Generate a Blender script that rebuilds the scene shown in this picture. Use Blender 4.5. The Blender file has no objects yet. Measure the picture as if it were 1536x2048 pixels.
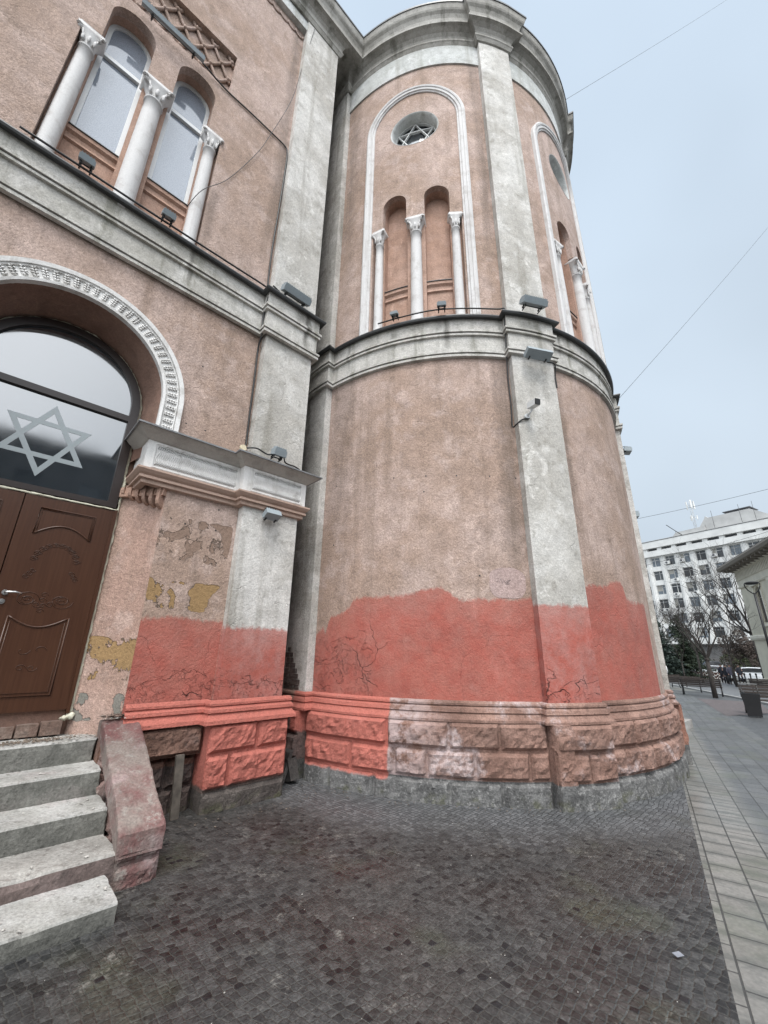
import bpy, bmesh, math, random
from mathutils import Vector, Matrix, noise
from mathutils.geometry import delaunay_2d_cdt
random.seed(7)
R_ = math.radians
PI = math.pi
sc = bpy.context.scene
COL = sc.collection

# ------------------------------------------------------------------ camera
cp, cr = R_(18.84), R_(0.90)
fwd = Vector((0, math.cos(cp), math.sin(cp)))
up0 = Vector((0, -math.sin(cp), math.cos(cp)))
rt0 = Vector((1, 0, 0))
rt = rt0*math.cos(cr)+up0*math.sin(cr)
up = up0*math.cos(cr)-rt0*math.sin(cr)
cd = bpy.data.cameras.new('camera')
cam = bpy.data.objects.new('camera', cd)
COL.objects.link(cam)
M = Matrix((rt, up, -fwd)).transposed().to_4x4()
M.translation = Vector((0, 0, 1.5))
cam.matrix_world = M
cd.sensor_fit = 'VERTICAL'
cd.sensor_height = 24
cd.lens = 24*809.8/2048
cd.clip_start = 0.05
cd.clip_end = 1500
sc.camera = cam

# ------------------------------------------------------------------ view
sc.view_settings.view_transform = 'Standard'
sc.view_settings.look = 'None'
sc.view_settings.gamma = 1
sc.view_settings.exposure = 0.66
sc.cycles.use_denoising = True
sc.cycles.max_bounces = 6

# ------------------------------------------------------------------ world
SUN_EL, SUN_AZ = 60, 178        # azimuth clockwise from +Y
w = bpy.data.worlds.new('World')
sc.world = w
w.use_nodes = True
nt = w.node_tree
bg = nt.nodes['Background']
bg.inputs[1].default_value = 0.1
sky = nt.nodes.new('ShaderNodeTexSky')
sky.sky_type = 'NISHITA'
sky.sun_disc = False
sky.sun_elevation = R_(SUN_EL)
sky.sun_rotation = R_(SUN_AZ)
sky.air_density = 1.0
sky.dust_density = 3.0
tc = nt.nodes.new('ShaderNodeTexCoord')
sx = nt.nodes.new('ShaderNodeSeparateXYZ')
nt.links.new(tc.outputs['Generated'], sx.inputs[0])
def wmath(op, a, b=None, clamp=False):
    n = nt.nodes.new('ShaderNodeMath'); n.operation = op; n.use_clamp = clamp
    for i, v in enumerate((a, b)):
        if v is None: continue
        if isinstance(v, (int, float)): n.inputs[i].default_value = v
        else: nt.links.new(v, n.inputs[i])
    return n.outputs[0]
sd = Vector((math.sin(R_(SUN_AZ))*math.cos(R_(SUN_EL)), math.cos(R_(SUN_AZ))*math.cos(R_(SUN_EL)), math.sin(R_(SUN_EL))))
dot = nt.nodes.new('ShaderNodeVectorMath'); dot.operation = 'DOT_PRODUCT'
nt.links.new(tc.outputs['Generated'], dot.inputs[0])
dot.inputs[1].default_value = Vector((math.sin(R_(SUN_AZ))*.72, math.cos(R_(SUN_AZ))*.72, .69)).normalized()
lob = nt.nodes.new('ShaderNodeMapRange'); lob.interpolation_type = 'SMOOTHSTEP'
lob.inputs[1].default_value = .40; lob.inputs[2].default_value = 1.0
nt.links.new(dot.outputs['Value'], lob.inputs[0])
lobe = lob.outputs[0]     # bright patch added to the unseen sky behind the camera, fills the walls
cr_ = nt.nodes.new('ShaderNodeValToRGB')
els = cr_.color_ramp.elements
els[0].position = 0.0; els[0].color = (0.31, 0.355, 0.40, 1)
els[1].position = 1.0; els[1].color = (0.38, 0.455, 0.54, 1)
e = els.new(0.35); e.color = (0.35, 0.405, 0.46, 1)
nt.links.new(sx.outputs['Z'], cr_.inputs[0])
cn = nt.nodes.new('ShaderNodeTexNoise'); cn.inputs['Scale'].default_value = 1.6; cn.inputs['Detail'].default_value = 3
nt.links.new(tc.outputs['Generated'], cn.inputs['Vector'])
cm = wmath('MULTIPLY', cn.outputs[0], 0.5)
cm = wmath('ADD', cm, 0.77)
amp = wmath('MULTIPLY', 11.6, cm)
lobe = wmath('MULTIPLY', lobe, 16.0)
vm = nt.nodes.new('ShaderNodeVectorMath'); vm.operation = 'SCALE'
nt.links.new(cr_.outputs[0], vm.inputs[0]); nt.links.new(amp, vm.inputs['Scale'])
lv = nt.nodes.new('ShaderNodeVectorMath'); lv.operation = 'SCALE'; lv.inputs[0].default_value = (.97, .98, 1.0); nt.links.new(lobe, lv.inputs['Scale'])
va = nt.nodes.new('ShaderNodeVectorMath'); va.operation = 'ADD'; nt.links.new(vm.outputs[0], va.inputs[0]); nt.links.new(lv.outputs[0], va.inputs[1]); vm = va
mx = nt.nodes.new('ShaderNodeMix'); mx.data_type = 'RGBA'
mx.inputs[0].default_value = 0.95
nt.links.new(sky.outputs[0], mx.inputs[6]); nt.links.new(vm.outputs[0], mx.inputs[7])
nt.links.new(mx.outputs[2], bg.inputs[0])

ld = bpy.data.lights.new('sun', 'SUN')
ld.energy = 1.5
ld.angle = R_(22)
ld.color = (1.0, 0.965, 0.92)
sun = bpy.data.objects.new('sun', ld)
COL.objects.link(sun)
sun.location = (0, -10, 30)
sun.rotation_euler = (-sd).to_track_quat('-Z', 'Y').to_euler()

# ------------------------------------------------------------------ node helper
class NT:
    def __init__(s, name):
        s.m = bpy.data.materials.new(name); s.m.use_nodes = True
        s.t = s.m.node_tree; s.b = s.t.nodes['Principled BSDF']
        g = s.t.nodes.new('ShaderNodeNewGeometry'); s.P = g.outputs['Position']; s.Nn = g.outputs['Normal']
        s._uv = None
    def n(s, k): return s.t.nodes.new(k)
    def set(s, sock, v):
        if isinstance(v, (int, float)): sock.default_value = v
        elif isinstance(v, (tuple, list)):
            sock.default_value = tuple(v)+((1,) if len(v) == 3 and len(sock.default_value) == 4 else ())
        else: s.t.links.new(v, sock)
    def uv(s):
        if not s._uv:
            u = s.n('ShaderNodeUVMap'); sp = s.n('ShaderNodeSeparateXYZ'); s.t.links.new(u.outputs[0], sp.inputs[0])
            s._uv = (sp.outputs[0], sp.outputs[1])
        return s._uv
    def math(s, op, a, b=0.0, c=None, clamp=False):
        n = s.n('ShaderNodeMath'); n.operation = op; n.use_clamp = clamp
        s.set(n.inputs[0], a); s.set(n.inputs[1], b)
        if c is not None: s.set(n.inputs[2], c)
        return n.outputs[0]
    def sc(s, v, k):
        n = s.n('ShaderNodeVectorMath'); n.operation = 'MULTIPLY'; s.set(n.inputs[0], v); n.inputs[1].default_value = k
        return n.outputs[0]
    def vadd(s, a, b):
        n = s.n('ShaderNodeVectorMath'); n.operation = 'ADD'; s.set(n.inputs[0], a); s.set(n.inputs[1], b)
        return n.outputs[0]
    def noise(s, scale, detail=3, rough=.55, vec=None, dist=0.0, color=False):
        n = s.n('ShaderNodeTexNoise'); s.set(n.inputs['Vector'], vec or s.P)
        n.inputs['Scale'].default_value = scale; n.inputs['Detail'].default_value = detail
        n.inputs['Roughness'].default_value = rough; n.inputs['Distortion'].default_value = dist
        return n.outputs[1 if color else 0]
    def voro(s, scale, feature='F1', vec=None, rnd=1.0, out='Distance', metric=None):
        n = s.n('ShaderNodeTexVoronoi'); n.feature = feature
        if metric: n.distance = metric
        s.set(n.inputs['Vector'], vec or s.P); n.inputs['Scale'].default_value = scale
        n.inputs['Randomness'].default_value = rnd
        return n.outputs[out]
    def ramp(s, f, lo, hi):
        n = s.n('ShaderNodeMapRange'); n.interpolation_type = 'SMOOTHSTEP'
        s.set(n.inputs[0], f); n.inputs[1].default_value = lo; n.inputs[2].default_value = hi
        return n.outputs[0]
    def lin(s, f, a, b, c, d):
        n = s.n('ShaderNodeMapRange'); s.set(n.inputs[0], f)
        for i, v in enumerate((a, b, c, d)): n.inputs[i+1].default_value = v
        return n.outputs[0]
    def mix(s, f, a, b, mode='MIX'):
        n = s.n('ShaderNodeMix'); n.data_type = 'RGBA'; n.blend_type = mode
        s.set(n.inputs[0], f); s.set(n.inputs[6], a); s.set(n.inputs[7], b)
        return n.outputs[2]
    def mul(s, col, f):
        n = s.n('ShaderNodeVectorMath'); n.operation = 'SCALE'; s.set(n.inputs[0], col); s.set(n.inputs['Scale'], f)
        return n.outputs[0]
    def bump(s, h, strength=.5, dist=.01, prev=None):
        n = s.n('ShaderNodeBump'); s.set(n.inputs['Height'], h); n.inputs['Strength'].default_value = strength
        n.inputs['Distance'].default_value = dist
        if prev: s.t.links.new(prev, n.inputs['Normal'])
        return n.outputs[0]
    def fin(s, col, rough=.9, nrm=None, metal=0.0, ior=None):
        s.set(s.b.inputs['Base Color'], col); s.set(s.b.inputs['Roughness'], rough); s.b.inputs['Metallic'].default_value = metal
        if nrm: s.t.links.new(nrm, s.b.inputs['Normal'])
        if ior: s.b.inputs['IOR'].default_value = ior
        return s.m

def curve(N, x, pts, xmax, ymax):
    n = N.n('ShaderNodeFloatCurve'); c = n.mapping.curves[0]
    N.set(n.inputs['Value'], N.math('DIVIDE', x, xmax))
    pts = [(a/xmax, b/ymax) for a, b in pts]
    c.points[0].location = pts[0]; c.points[1].location = pts[-1]
    for p in pts[1:-1]: c.points.new(*p)
    for p in c.points: p.handle_type = 'VECTOR'
    n.mapping.update()
    return N.math('MULTIPLY', n.outputs[0], ymax)

def stucco(name, base, light, dark, paint=None, grain=1.0, rect=(), greys=False, streaks=.6, soot=None, patches=None, stains=()):
    """paint=(curve pts | z, xmin, xmax); masks use the surface's own (along, up) metres in the UV map"""
    N = NT(name)
    u, z = N.uv()
    b1 = N.noise(.75, 5, .6); b2 = N.noise(2.6, 5, .65); b3 = N.noise(7, 4, .6)
    col = N.mix(N.ramp(b1, .38, .66), base, light)
    col = N.mix(N.math('MULTIPLY', N.ramp(b2, .50, .66), .8), col, light)
    col = N.mix(N.math('MULTIPLY', N.ramp(N.noise(1.7, 6, .68, None, .5), .54, .68), .35), col, dark)
    col = N.mul(col, N.lin(N.noise(5.5, 4, .6), .3, .7, .86, 1.13))
    st = N.noise(1, 5, .6, N.sc(N.P, (5, 5, .35)))
    col = N.mix(N.math('MULTIPLY', N.ramp(st, .50, .72), streaks), col, dark)
    col = N.mix(N.math('MULTIPLY', N.ramp(b3, .56, .72), .45), col, dark)
    # whitish run-off scuffs, as on old limewash
    sc2 = N.noise(1, 6, .7, N.sc(N.P, (3.2, 3.2, 2.1)), .6)
    col = N.mix(N.math('MULTIPLY', N.ramp(sc2, .60, .70), .45), col, tuple(min(1, c*1.45) for c in light))
    g1 = N.noise(95, 2, .6); g2 = N.noise(38, 3, .6); g3 = N.noise(14, 3, .6)
    col = N.mul(col, N.lin(g1, .28, .72, 1-.29*grain, 1+.28*grain))
    col = N.mul(col, N.lin(g2, .3, .7, 1-.2*grain, 1+.18*grain))
    h = N.math('ADD', N.math('MULTIPLY', g1, .55), N.math('MULTIPLY', g2, 1.0))
    nr = N.bump(h, .72*grain, .011)
    nr = N.bump(g3, .35, .02, nr)
    wob = N.math('ADD', N.math('MULTIPLY', N.math('SUBTRACT', N.noise(3.2, 4, .7), .5), .24),
                 N.math('ADD', N.math('MULTIPLY', N.math('SUBTRACT', N.noise(40, 3, .7), .5), .09), N.math('MULTIPLY', N.math('SUBTRACT', N.noise(1, 4, .7, N.sc(N.P, (14, 14, 3))), .5), .16)))
    for (uc, hw, z0, z1, k) in stains:
        wv = N.math('MULTIPLY', N.math('SUBTRACT', N.noise(6, 4, .7), .5), hw*1.6)
        m_ = N.math('MULTIPLY', N.ramp(N.math('ABSOLUTE', N.math('SUBTRACT', N.math('ADD', u, wv), uc)), hw, hw*.2), N.math('MULTIPLY', N.ramp(z, z0, z0+(z1-z0)*.5), N.ramp(z, z1+.03, z1)))
        col = N.mix(N.math('MULTIPLY', N.math('MULTIPLY', m_, k), N.lin(st, .35, .6, .5, 1)), col, (.035, .030, .022))
    if soot:
        for (u0, u1, z0, z1, k) in soot:
            m_ = N.math('MULTIPLY', N.math('MULTIPLY', N.ramp(u, u1, u0), N.ramp(z, z1, z0)), N.lin(b3, .3, .6, .5, 1))
            col = N.mix(N.math('MULTIPLY', m_, k), col, (.035, .032, .03))
    for (u0, u1, z0, z1, pc, thr) in (patches or ()):
        q = N.noise(3.4, 5, .6, N.sc(N.P, (1, 1, .9)), .3)
        inside = N.math('MULTIPLY', N.math('MULTIPLY', N.ramp(u, u0-.05, u0+.05), N.ramp(u, u1+.05, u1-.05)),
                        N.math('MULTIPLY', N.ramp(z, z0-.05, z0+.05), N.ramp(z, z1+.05, z1-.05)))
        mk = N.ramp(N.math('MULTIPLY', q, inside), thr, thr+.012)
        edge = N.math('SUBTRACT', N.ramp(N.math('MULTIPLY', q, inside), thr-.012, thr), mk, clamp=True)
        pcol = N.mul(pc, N.lin(g2, .3, .7, .85, 1.15))
        col = N.mix(mk, col, pcol)
        col = N.mix(N.math('MULTIPLY', edge, .8), col, (.03, .025, .02))
        nr = N.bump(N.math('SUBTRACT', 1.0, mk), .8, .012, nr)
    if paint:
        pz, x0, x1, pcol = paint
        if isinstance(pz, (list, tuple)): zr = curve(N, u, pz, 12.0, 4.0)
        else: zr = pz
        m1 = N.ramp(N.math('ADD', N.math('SUBTRACT', zr, N.math('ADD', z, N.math('MULTIPLY', wob, .6))), N.math('MULTIPLY', N.math('SUBTRACT', N.noise(28, 4, .75), .5), .07)), -.022, .038)
        m2 = N.math('MULTIPLY', N.ramp(N.math('ADD', u, N.math('MULTIPLY', wob, .2)), x0-.02, x0+.02), N.ramp(u, x1+.03, x1-.03))
        pm = N.math('MULTIPLY', m1, m2)
        thin = N.math('MULTIPLY', N.lin(N.noise(5, 4, .7), .35, .7, 1.0, .80), N.lin(N.math('SUBTRACT', zr, z), .0, .35, .84, 1.0))
        pc = N.mix(N.ramp(b2, .4, .7), pcol, tuple(c*.80 for c in pcol))
        pc = N.mix(N.math('MULTIPLY', N.ramp(sc2, .56, .72), .35), pc, tuple(min(1, c*1.25+.03) for c in pcol))
        pc = N.mul(pc, N.lin(g1, .28, .72, .82, 1.16))
        # peeled render under the paint: plateaus, cracks
        low = N.ramp(N.math('ADD', z, N.math('MULTIPLY', b1, .5)), 1.72, 1.38)
        if isinstance(pz, list): low = N.math('MULTIPLY', N.ramp(z, 1.95, 1.55), N.ramp(N.math('ADD', u, N.math('MULTIPLY', b1, .8)), TH(-110)+.4, TH(-118)+.4))
        off_ = N.math('MULTIPLY', N.math('SUBTRACT', 1.0, low), .35)
        pl = N.math('SUBTRACT', N.noise(2.3, 6, .62, N.sc(N.P, (1, 1, 1.5)), .5), off_)
        pk = N.ramp(pl, .485, .497)
        ed = N.math('SUBTRACT', N.ramp(pl, .474, .485), N.ramp(pl, .490, .498), clamp=True)
        pk2 = N.ramp(N.math('SUBTRACT', N.noise(8, 5, .65, None, .4), off_), .53, .545)
        cw = N.vadd(N.P, N.sc(N.noise(3, 3, .6, color=True), (.35, .35, .35)))
        ck = N.math('SUBTRACT', 1.0, N.ramp(N.voro(1.1, 'DISTANCE_TO_EDGE', cw), .0, .006))
        ck = N.math('MULTIPLY', N.math('MULTIPLY', ck, N.lin(low, 0, 1, .15, 1)), N.ramp(N.noise(1.4, 2), .50, .55))
        ed = N.math('MULTIPLY', ed, N.ramp(N.noise(9, 2), .42, .6))
        pc = N.mul(pc, N.math('SUBTRACT', 1.0, N.math('MAXIMUM', N.math('MULTIPLY', ed, .4), N.math('MULTIPLY', ck, .6))))
        col = N.mix(N.math('MULTIPLY', pm, thin), col, pc)
        nr = N.bump(N.math('SUBTRACT', N.math('SUBTRACT', 0.0, N.math('MULTIPLY', pk, .9)), N.math('ADD', N.math('MULTIPLY', pk2, .45), N.math('MULTIPLY', ck, .8))), 1.0, .032, nr)
    return N.fin(col, .93, nr)

PINK, PINKL, PINKD = (.345, .247, .194), (.45, .345, .30), (.205, .147, .110)
GREY, GREYL, GREYD = (.41, .39, .355), (.59, .575, .545), (.215, .20, .165)
RED = (.375, .102, .076)
RED_LIT = (.45, .138, .104)  # wall red lightened in colour for the stronger light on the plinth
def TH(deg): return R_(deg+140)*3.42
RT = [(0, 1.2), (TH(-129.2), 1.80), (TH(-128.2), 1.70), (TH(-127), 1.93), (TH(-123), 1.98), (TH(-119.6), 2.15), (TH(-109.2), 2.17), (TH(-104), 2.22), (TH(-100.5), 2.25), (TH(-97), 2.10),
      (TH(-93), 2.12), (TH(-82), 2.11), (TH(-71), 2.32), (TH(-62), 2.36), (TH(-59), 2.44), (TH(-55.5), 2.43), (TH(-54.3), 2.2), (TH(-30), 2.2), (12.0, 2.2)]
MAT = {}
MAT['wall'] = stucco('pink render main wall', PINK, PINKL, PINKD, (1.79, 1.10, 1.97, RED),
                     patches=[(1.1, 1.9, 1.83, 2.2, (.29, .185, .085), .52), (1.1, 1.95, 2.35, 2.9, (.24, .165, .125), .50), (-3.5, -1.0, 1.9, 2.9, (.36, .235, .085), .54)])
MAT['wall_up'] = stucco('pink render upper wall', PINK, PINKL, PINKD, streaks=.4, stains=[(1.86, .14, 6.4, 13.4, .42), (.98, .1, 6.5, 7.7, .3)])
MAT['apse'] = stucco('pink render apse wall', PINK, PINKL, PINKD, (RT, TH(-131.5), TH(-43), RED), streaks=.5, stains=[(TH(-84.3), .22, .9, 6.2, .42), (TH(-126.5), .30, 1.9, 6.0, .30), (TH(-68.8), .16, 2.3, 6.0, .35), (TH(-84.0), .14, 6.4, 13.2, .38), (TH(-127.8), .2, 6.4, 13.2, .3), (TH(-100), .09, 4.4, 5.7, .22)])
MAT['niche'] = stucco('pink render niches', (.36, .225, .165), (.42, .28, .22), (.25, .155, .11), grain=.7, streaks=.3)
MAT['jamb'] = stucco('worn render on door jamb', (.37, .245, .195), (.45, .33, .28), (.24, .17, .13),
                     patches=[(-.3, .9, 1.15, 1.62, (.29, .185, .085), .555), (-.3, .9, .8, 1.1, (.20, .19, .165), .54)])
MAT['soffit'] = stucco('brown painted reveal', (.20, .115, .085), (.24, .15, .115), (.15, .09, .065), grain=.5)
MAT['pil'] = stucco('grey render pilaster', GREY, GREYL, GREYD, (1.735, -9, 99, RED), grain=.7, streaks=.55)
MAT['pil_apse'] = stucco('grey render apse pilaster', GREY, GREYL, GREYD, (2.05, -9, TH(-43), RED), grain=.7, streaks=.55)
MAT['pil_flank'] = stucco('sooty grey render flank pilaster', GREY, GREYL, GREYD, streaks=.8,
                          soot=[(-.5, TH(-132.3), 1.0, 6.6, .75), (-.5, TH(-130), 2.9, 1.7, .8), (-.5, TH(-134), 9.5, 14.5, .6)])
MAT['band'] = stucco('grey cement band', (.375, .36, .325), (.52, .505, .475), (.17, .165, .13), grain=.7, streaks=.75, stains=[(TH(-97.2), .06, 5.7, 6.4, .9), (TH(-98.5), .16, 6.15, 6.42, .5), (TH(-66), .05, 5.8, 6.4, .5), (.9, .05, 5.75, 6.4, .5)])
MAT['cornice'] = stucco('weathered cornice', (.275, .262, .235), (.37, .358, .33), (.12, .115, .095), grain=.5, streaks=.9)
MAT['frieze_grey'] = stucco('pale frieze', (.42, .43, .41), (.56, .57, .56), (.26, .255, .22), grain=.5)

def white_plaster(name, c=(.62, .61, .59), d=(.36, .34, .31)):
    N = NT(name)
    col = N.mix(N.math('MULTIPLY', N.ramp(N.noise(5, 5, .65), .5, .7), .55), c, d)
    st = N.noise(1, 4, .6, N.sc(N.P, (9, 9, .7)))
    col = N.mix(N.math('MULTIPLY', N.ramp(st, .52, .7), .4), col, d)
    g = N.noise(60, 3)
    col = N.mul(col, N.lin(g, .3, .7, .92, 1.06))
    return N.fin(col, .8, N.bump(g, .35, .006))
MAT['white'] = white_plaster('white painted stucco', (.70, .69, .67))
MAT['whitecol'] = white_plaster('white column paint', (.58, .57, .56), (.36, .33, .31))
MAT['tanmould'] = white_plaster('tan cornice mould', (.42, .30, .24), (.27, .185, .14))
MAT['greymould'] = white_plaster('weathered grey soffit mould', (.43, .41, .375), (.28, .26, .235))

def plain(name, c, rough=.5, metal=0., var=.12, scale=30, ior=None, bump=.0):
    N = NT(name)
    g = N.noise(scale, 3)
    col = N.mul(c, N.lin(g, .3, .7, 1-var, 1+var))
    return N.fin(col, rough, N.bump(g, bump, .004) if bump else None, metal, ior)
MAT['flash'] = plain('dark metal flashing', (.05, .051, .052), .45, .3)
MAT['galv'] = plain('dull zinc flashing', (.20, .205, .21), .5, .3, .25, 8)
MAT['lampgrey'] = plain('floodlight grey enamel', (.27, .31, .33), .5, 0, .06)
MAT['lampglass'] = plain('floodlight glass', (.03, .032, .035), .12, 0, .1)
MAT['black'] = plain('black plastic', (.015, .015, .016), .45)
MAT['cable'] = plain('black cable', (.012, .012, .012), .5)
MAT['pvc'] = plain('white pvc frame', (.66, .68, .68), .35, 0, .04)
MAT['darkframe'] = plain('dark brown frame', (.028, .020, .018), .35, 0, .1)
MAT['whitebars'] = plain('painted star bars', (.55, .56, .55), .6)
MAT['chrome'] = plain('brushed steel', (.55, .55, .54), .3, .9)
MAT['cream'] = plain('cream plastic', (.62, .54, .38), .5)
MAT['wood'] = plain('bare grey timber', (.10, .085, .07), .8, 0, .35, 14)
def glass(name, base=(.025, .03, .035), ior=2.6, rough=.03):
    N = NT(name)
    g = N.noise(140, 2)
    return N.fin(N.mul(base, N.lin(g, .3, .7, .7, 1.4)), N.lin(N.noise(3, 3), .3, .7, rough*.7, rough*1.8), N.bump(N.noise(1.2, 2), .03, .01), 0, ior)
MAT['glass'] = glass('window glass', (.24, .27, .315), 1.8, .05)
MAT['doorglass'] = glass('transom glass', (.02, .026, .032), 3.0, .05)
MAT['frost'] = plain('frosted film star', (.22, .255, .265), .35, 0, .05, ior=2.0)

def door_mat():
    N = NT('brown door skin')
    st = N.noise(1, 4, .6, N.sc(N.P, (60, 60, 2.0)))
    col = N.mix(N.ramp(st, .3, .7), (.050, .019, .009), (.068, .028, .014))
    return N.fin(col, .34, N.bump(N.noise(160, 2), .12, .002))
MAT['door'] = door_mat()

def stone(name, c1, c2, c3, amp=.9, paint=None, salts=0., lowz=None, rough=.9):
    N = NT(name)
    u, z = N.uv()
    a = N.noise(3, 6, .65); b = N.noise(16, 5, .7); c = N.noise(60, 3, .6); v = N.voro(1.9, vec=N.sc(N.P, (1, 1, 2.2)))
    col = N.mix(N.ramp(a, .36, .64), c1, c2)
    col = N.mix(N.math('MULTIPLY', N.ramp(b, .52, .7), .8), col, c3)
    col = N.mul(col, N.lin(v, .1, .8, .82, 1.2))
    if salts:
        s1 = N.math('MULTIPLY', N.ramp(N.noise(2.1, 5, .6, None, .3), .54, .66), N.lin(N.noise(22, 3), .35, .6, .25, 1))
        col = N.mix(N.math('MULTIPLY', s1, salts), col, (.52, .43, .42))
    col = N.mul(col, N.lin(c, .28, .72, .72, 1.25))
    if salts > .8:
        s2 = N.math('MULTIPLY', N.math('MULTIPLY', N.ramp(u, TH(-111.5), TH(-111)), N.ramp(u, TH(-98), TH(-110))), N.ramp(N.noise(6, 5, .7), .38, .52))
        col = N.mix(N.math('MULTIPLY', s2, .75), col, (.44, .35, .34))
    wob = N.math('MULTIPLY', N.math('SUBTRACT', N.noise(9, 4, .7), .5), .12)
    wob2 = N.math('MULTIPLY', N.math('SUBTRACT', N.noise(2.3, 3, .7), .5), .16)
    if lowz:
        gz, g1, g2, g3 = lowz
        gc = N.mix(N.ramp(N.noise(5, 6, .7), .38, .62), g1, g2)
        gc = N.mix(N.math('MULTIPLY', N.ramp(N.noise(24, 4, .7), .52, .66), .7), gc, g3)
        # moss hugging the bottom
        gm = N.math('MULTIPLY', N.ramp(N.math('ADD', z, N.math('MULTIPLY', wob2, .6)), .13, .03), N.ramp(N.noise(7, 4), .5, .66))
        gc = N.mix(N.math('MULTIPLY', gm, .55), gc, (.075, .078, .035))
        gc = N.mul(gc, N.lin(c, .28, .72, .7, 1.3))
        col = N.mix(N.ramp(N.math('ADD', z, N.math('MULTIPLY', wob, .15)), gz+.006, gz-.006), col, gc)
    if paint:
        x0, x1, z0, z1, pc, edge = paint
        zz = N.math('ADD', z, N.math('MULTIPLY', N.math('ADD', wob, wob2), edge))
        pm = N.math('MULTIPLY', N.math('MULTIPLY', N.ramp(zz, z0-.012, z0+.02), N.ramp(zz, z1+.01, z1-.01)),
                    N.math('MULTIPLY', N.ramp(u, x0-.02, x0+.02), N.ramp(N.math('ADD', u, N.math('MULTIPLY', wob, .35)), x1+.012, x1-.012)))
        p2 = N.mul(N.mix(N.ramp(a, .4, .7), pc, tuple(k*.82 for k in pc)), N.lin(c, .28, .72, .82, 1.15))
        col = N.mix(N.math('MULTIPLY', pm, N.lin(b, .35, .7, 1, .86)), col, p2)
    h = N.math('ADD', N.math('MULTIPLY', b, 1.0), N.math('MULTIPLY', c, .35))
    nr = N.bump(h, amp, .022)
    return N.fin(col, rough, nr)
MAT['foot_args'] = (.212, (.085, .084, .082), (.17, .168, .163), (.29, .285, .275))
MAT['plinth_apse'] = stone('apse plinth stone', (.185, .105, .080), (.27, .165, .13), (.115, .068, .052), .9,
                           (TH(-134.5), TH(-111.2), .175, 9, RED_LIT, .45), .85, MAT['foot_args'])
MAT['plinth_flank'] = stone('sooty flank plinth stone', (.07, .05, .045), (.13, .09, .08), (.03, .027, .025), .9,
                            (TH(-133.6), 99, .5, .955, RED_LIT, .8), .2, (.212, (.05, .048, .045), (.10, .10, .09), (.03, .03, .028)))
MAT['plinth_far'] = stone('far plinth stone', (.22, .105, .075), (.31, .165, .12), (.13, .07, .05), .9, None, .25, MAT['foot_args'])
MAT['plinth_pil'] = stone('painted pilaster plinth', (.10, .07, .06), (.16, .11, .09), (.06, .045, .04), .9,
                          (-9, 99, .20, 9, RED_LIT, .5), .1, (.17, (.055, .045, .04), (.10, .085, .075), (.04, .035, .03)))
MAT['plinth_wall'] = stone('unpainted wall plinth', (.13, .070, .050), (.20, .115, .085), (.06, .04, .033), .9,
                           (-9, 99, .765, 9, RED_LIT, .3), .1, (.40, (.06, .045, .04), (.11, .08, .07), (.035, .03, .027)))
MAT['concrete'] = stone('step concrete', (.28, .272, .25), (.385, .378, .36), (.17, .165, .148), .5, None, .3)
MAT['concrete_brown'] = stone('brown stained step stone', (.24, .225, .205), (.34, .325, .30), (.16, .14, .125), .5, None, .2)
MAT['riser'] = stone('stained shaded step riser', (.105, .104, .092), (.165, .162, .145), (.055, .054, .047), .55, None, .1)  # stained riser, also darkened in colour for shade on the upright face
MAT['riser_brown'] = stone('stained shaded brown riser', (.085, .062, .056), (.14, .105, .095), (.05, .038, .034), .55, None, .1)  # brown stained riser with the same shade put into its colour
MAT['cap'] = stone('maroon painted stone slab', (.135, .062, .058), (.20, .165, .145), (.26, .24, .215), .7, None, .35)
MAT['rubble'] = stone('crumbling rubble', (.12, .085, .075), (.26, .17, .15), (.33, .27, .24), 1.0, None, .2)
MAT['brickdirt'] = stone('old threshold brick', (.14, .09, .07), (.22, .17, .14), (.08, .06, .05), .8)
MAT['foam'] = white_plaster('cured mounting foam', (.60, .585, .47), (.36, .33, .24))

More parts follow.
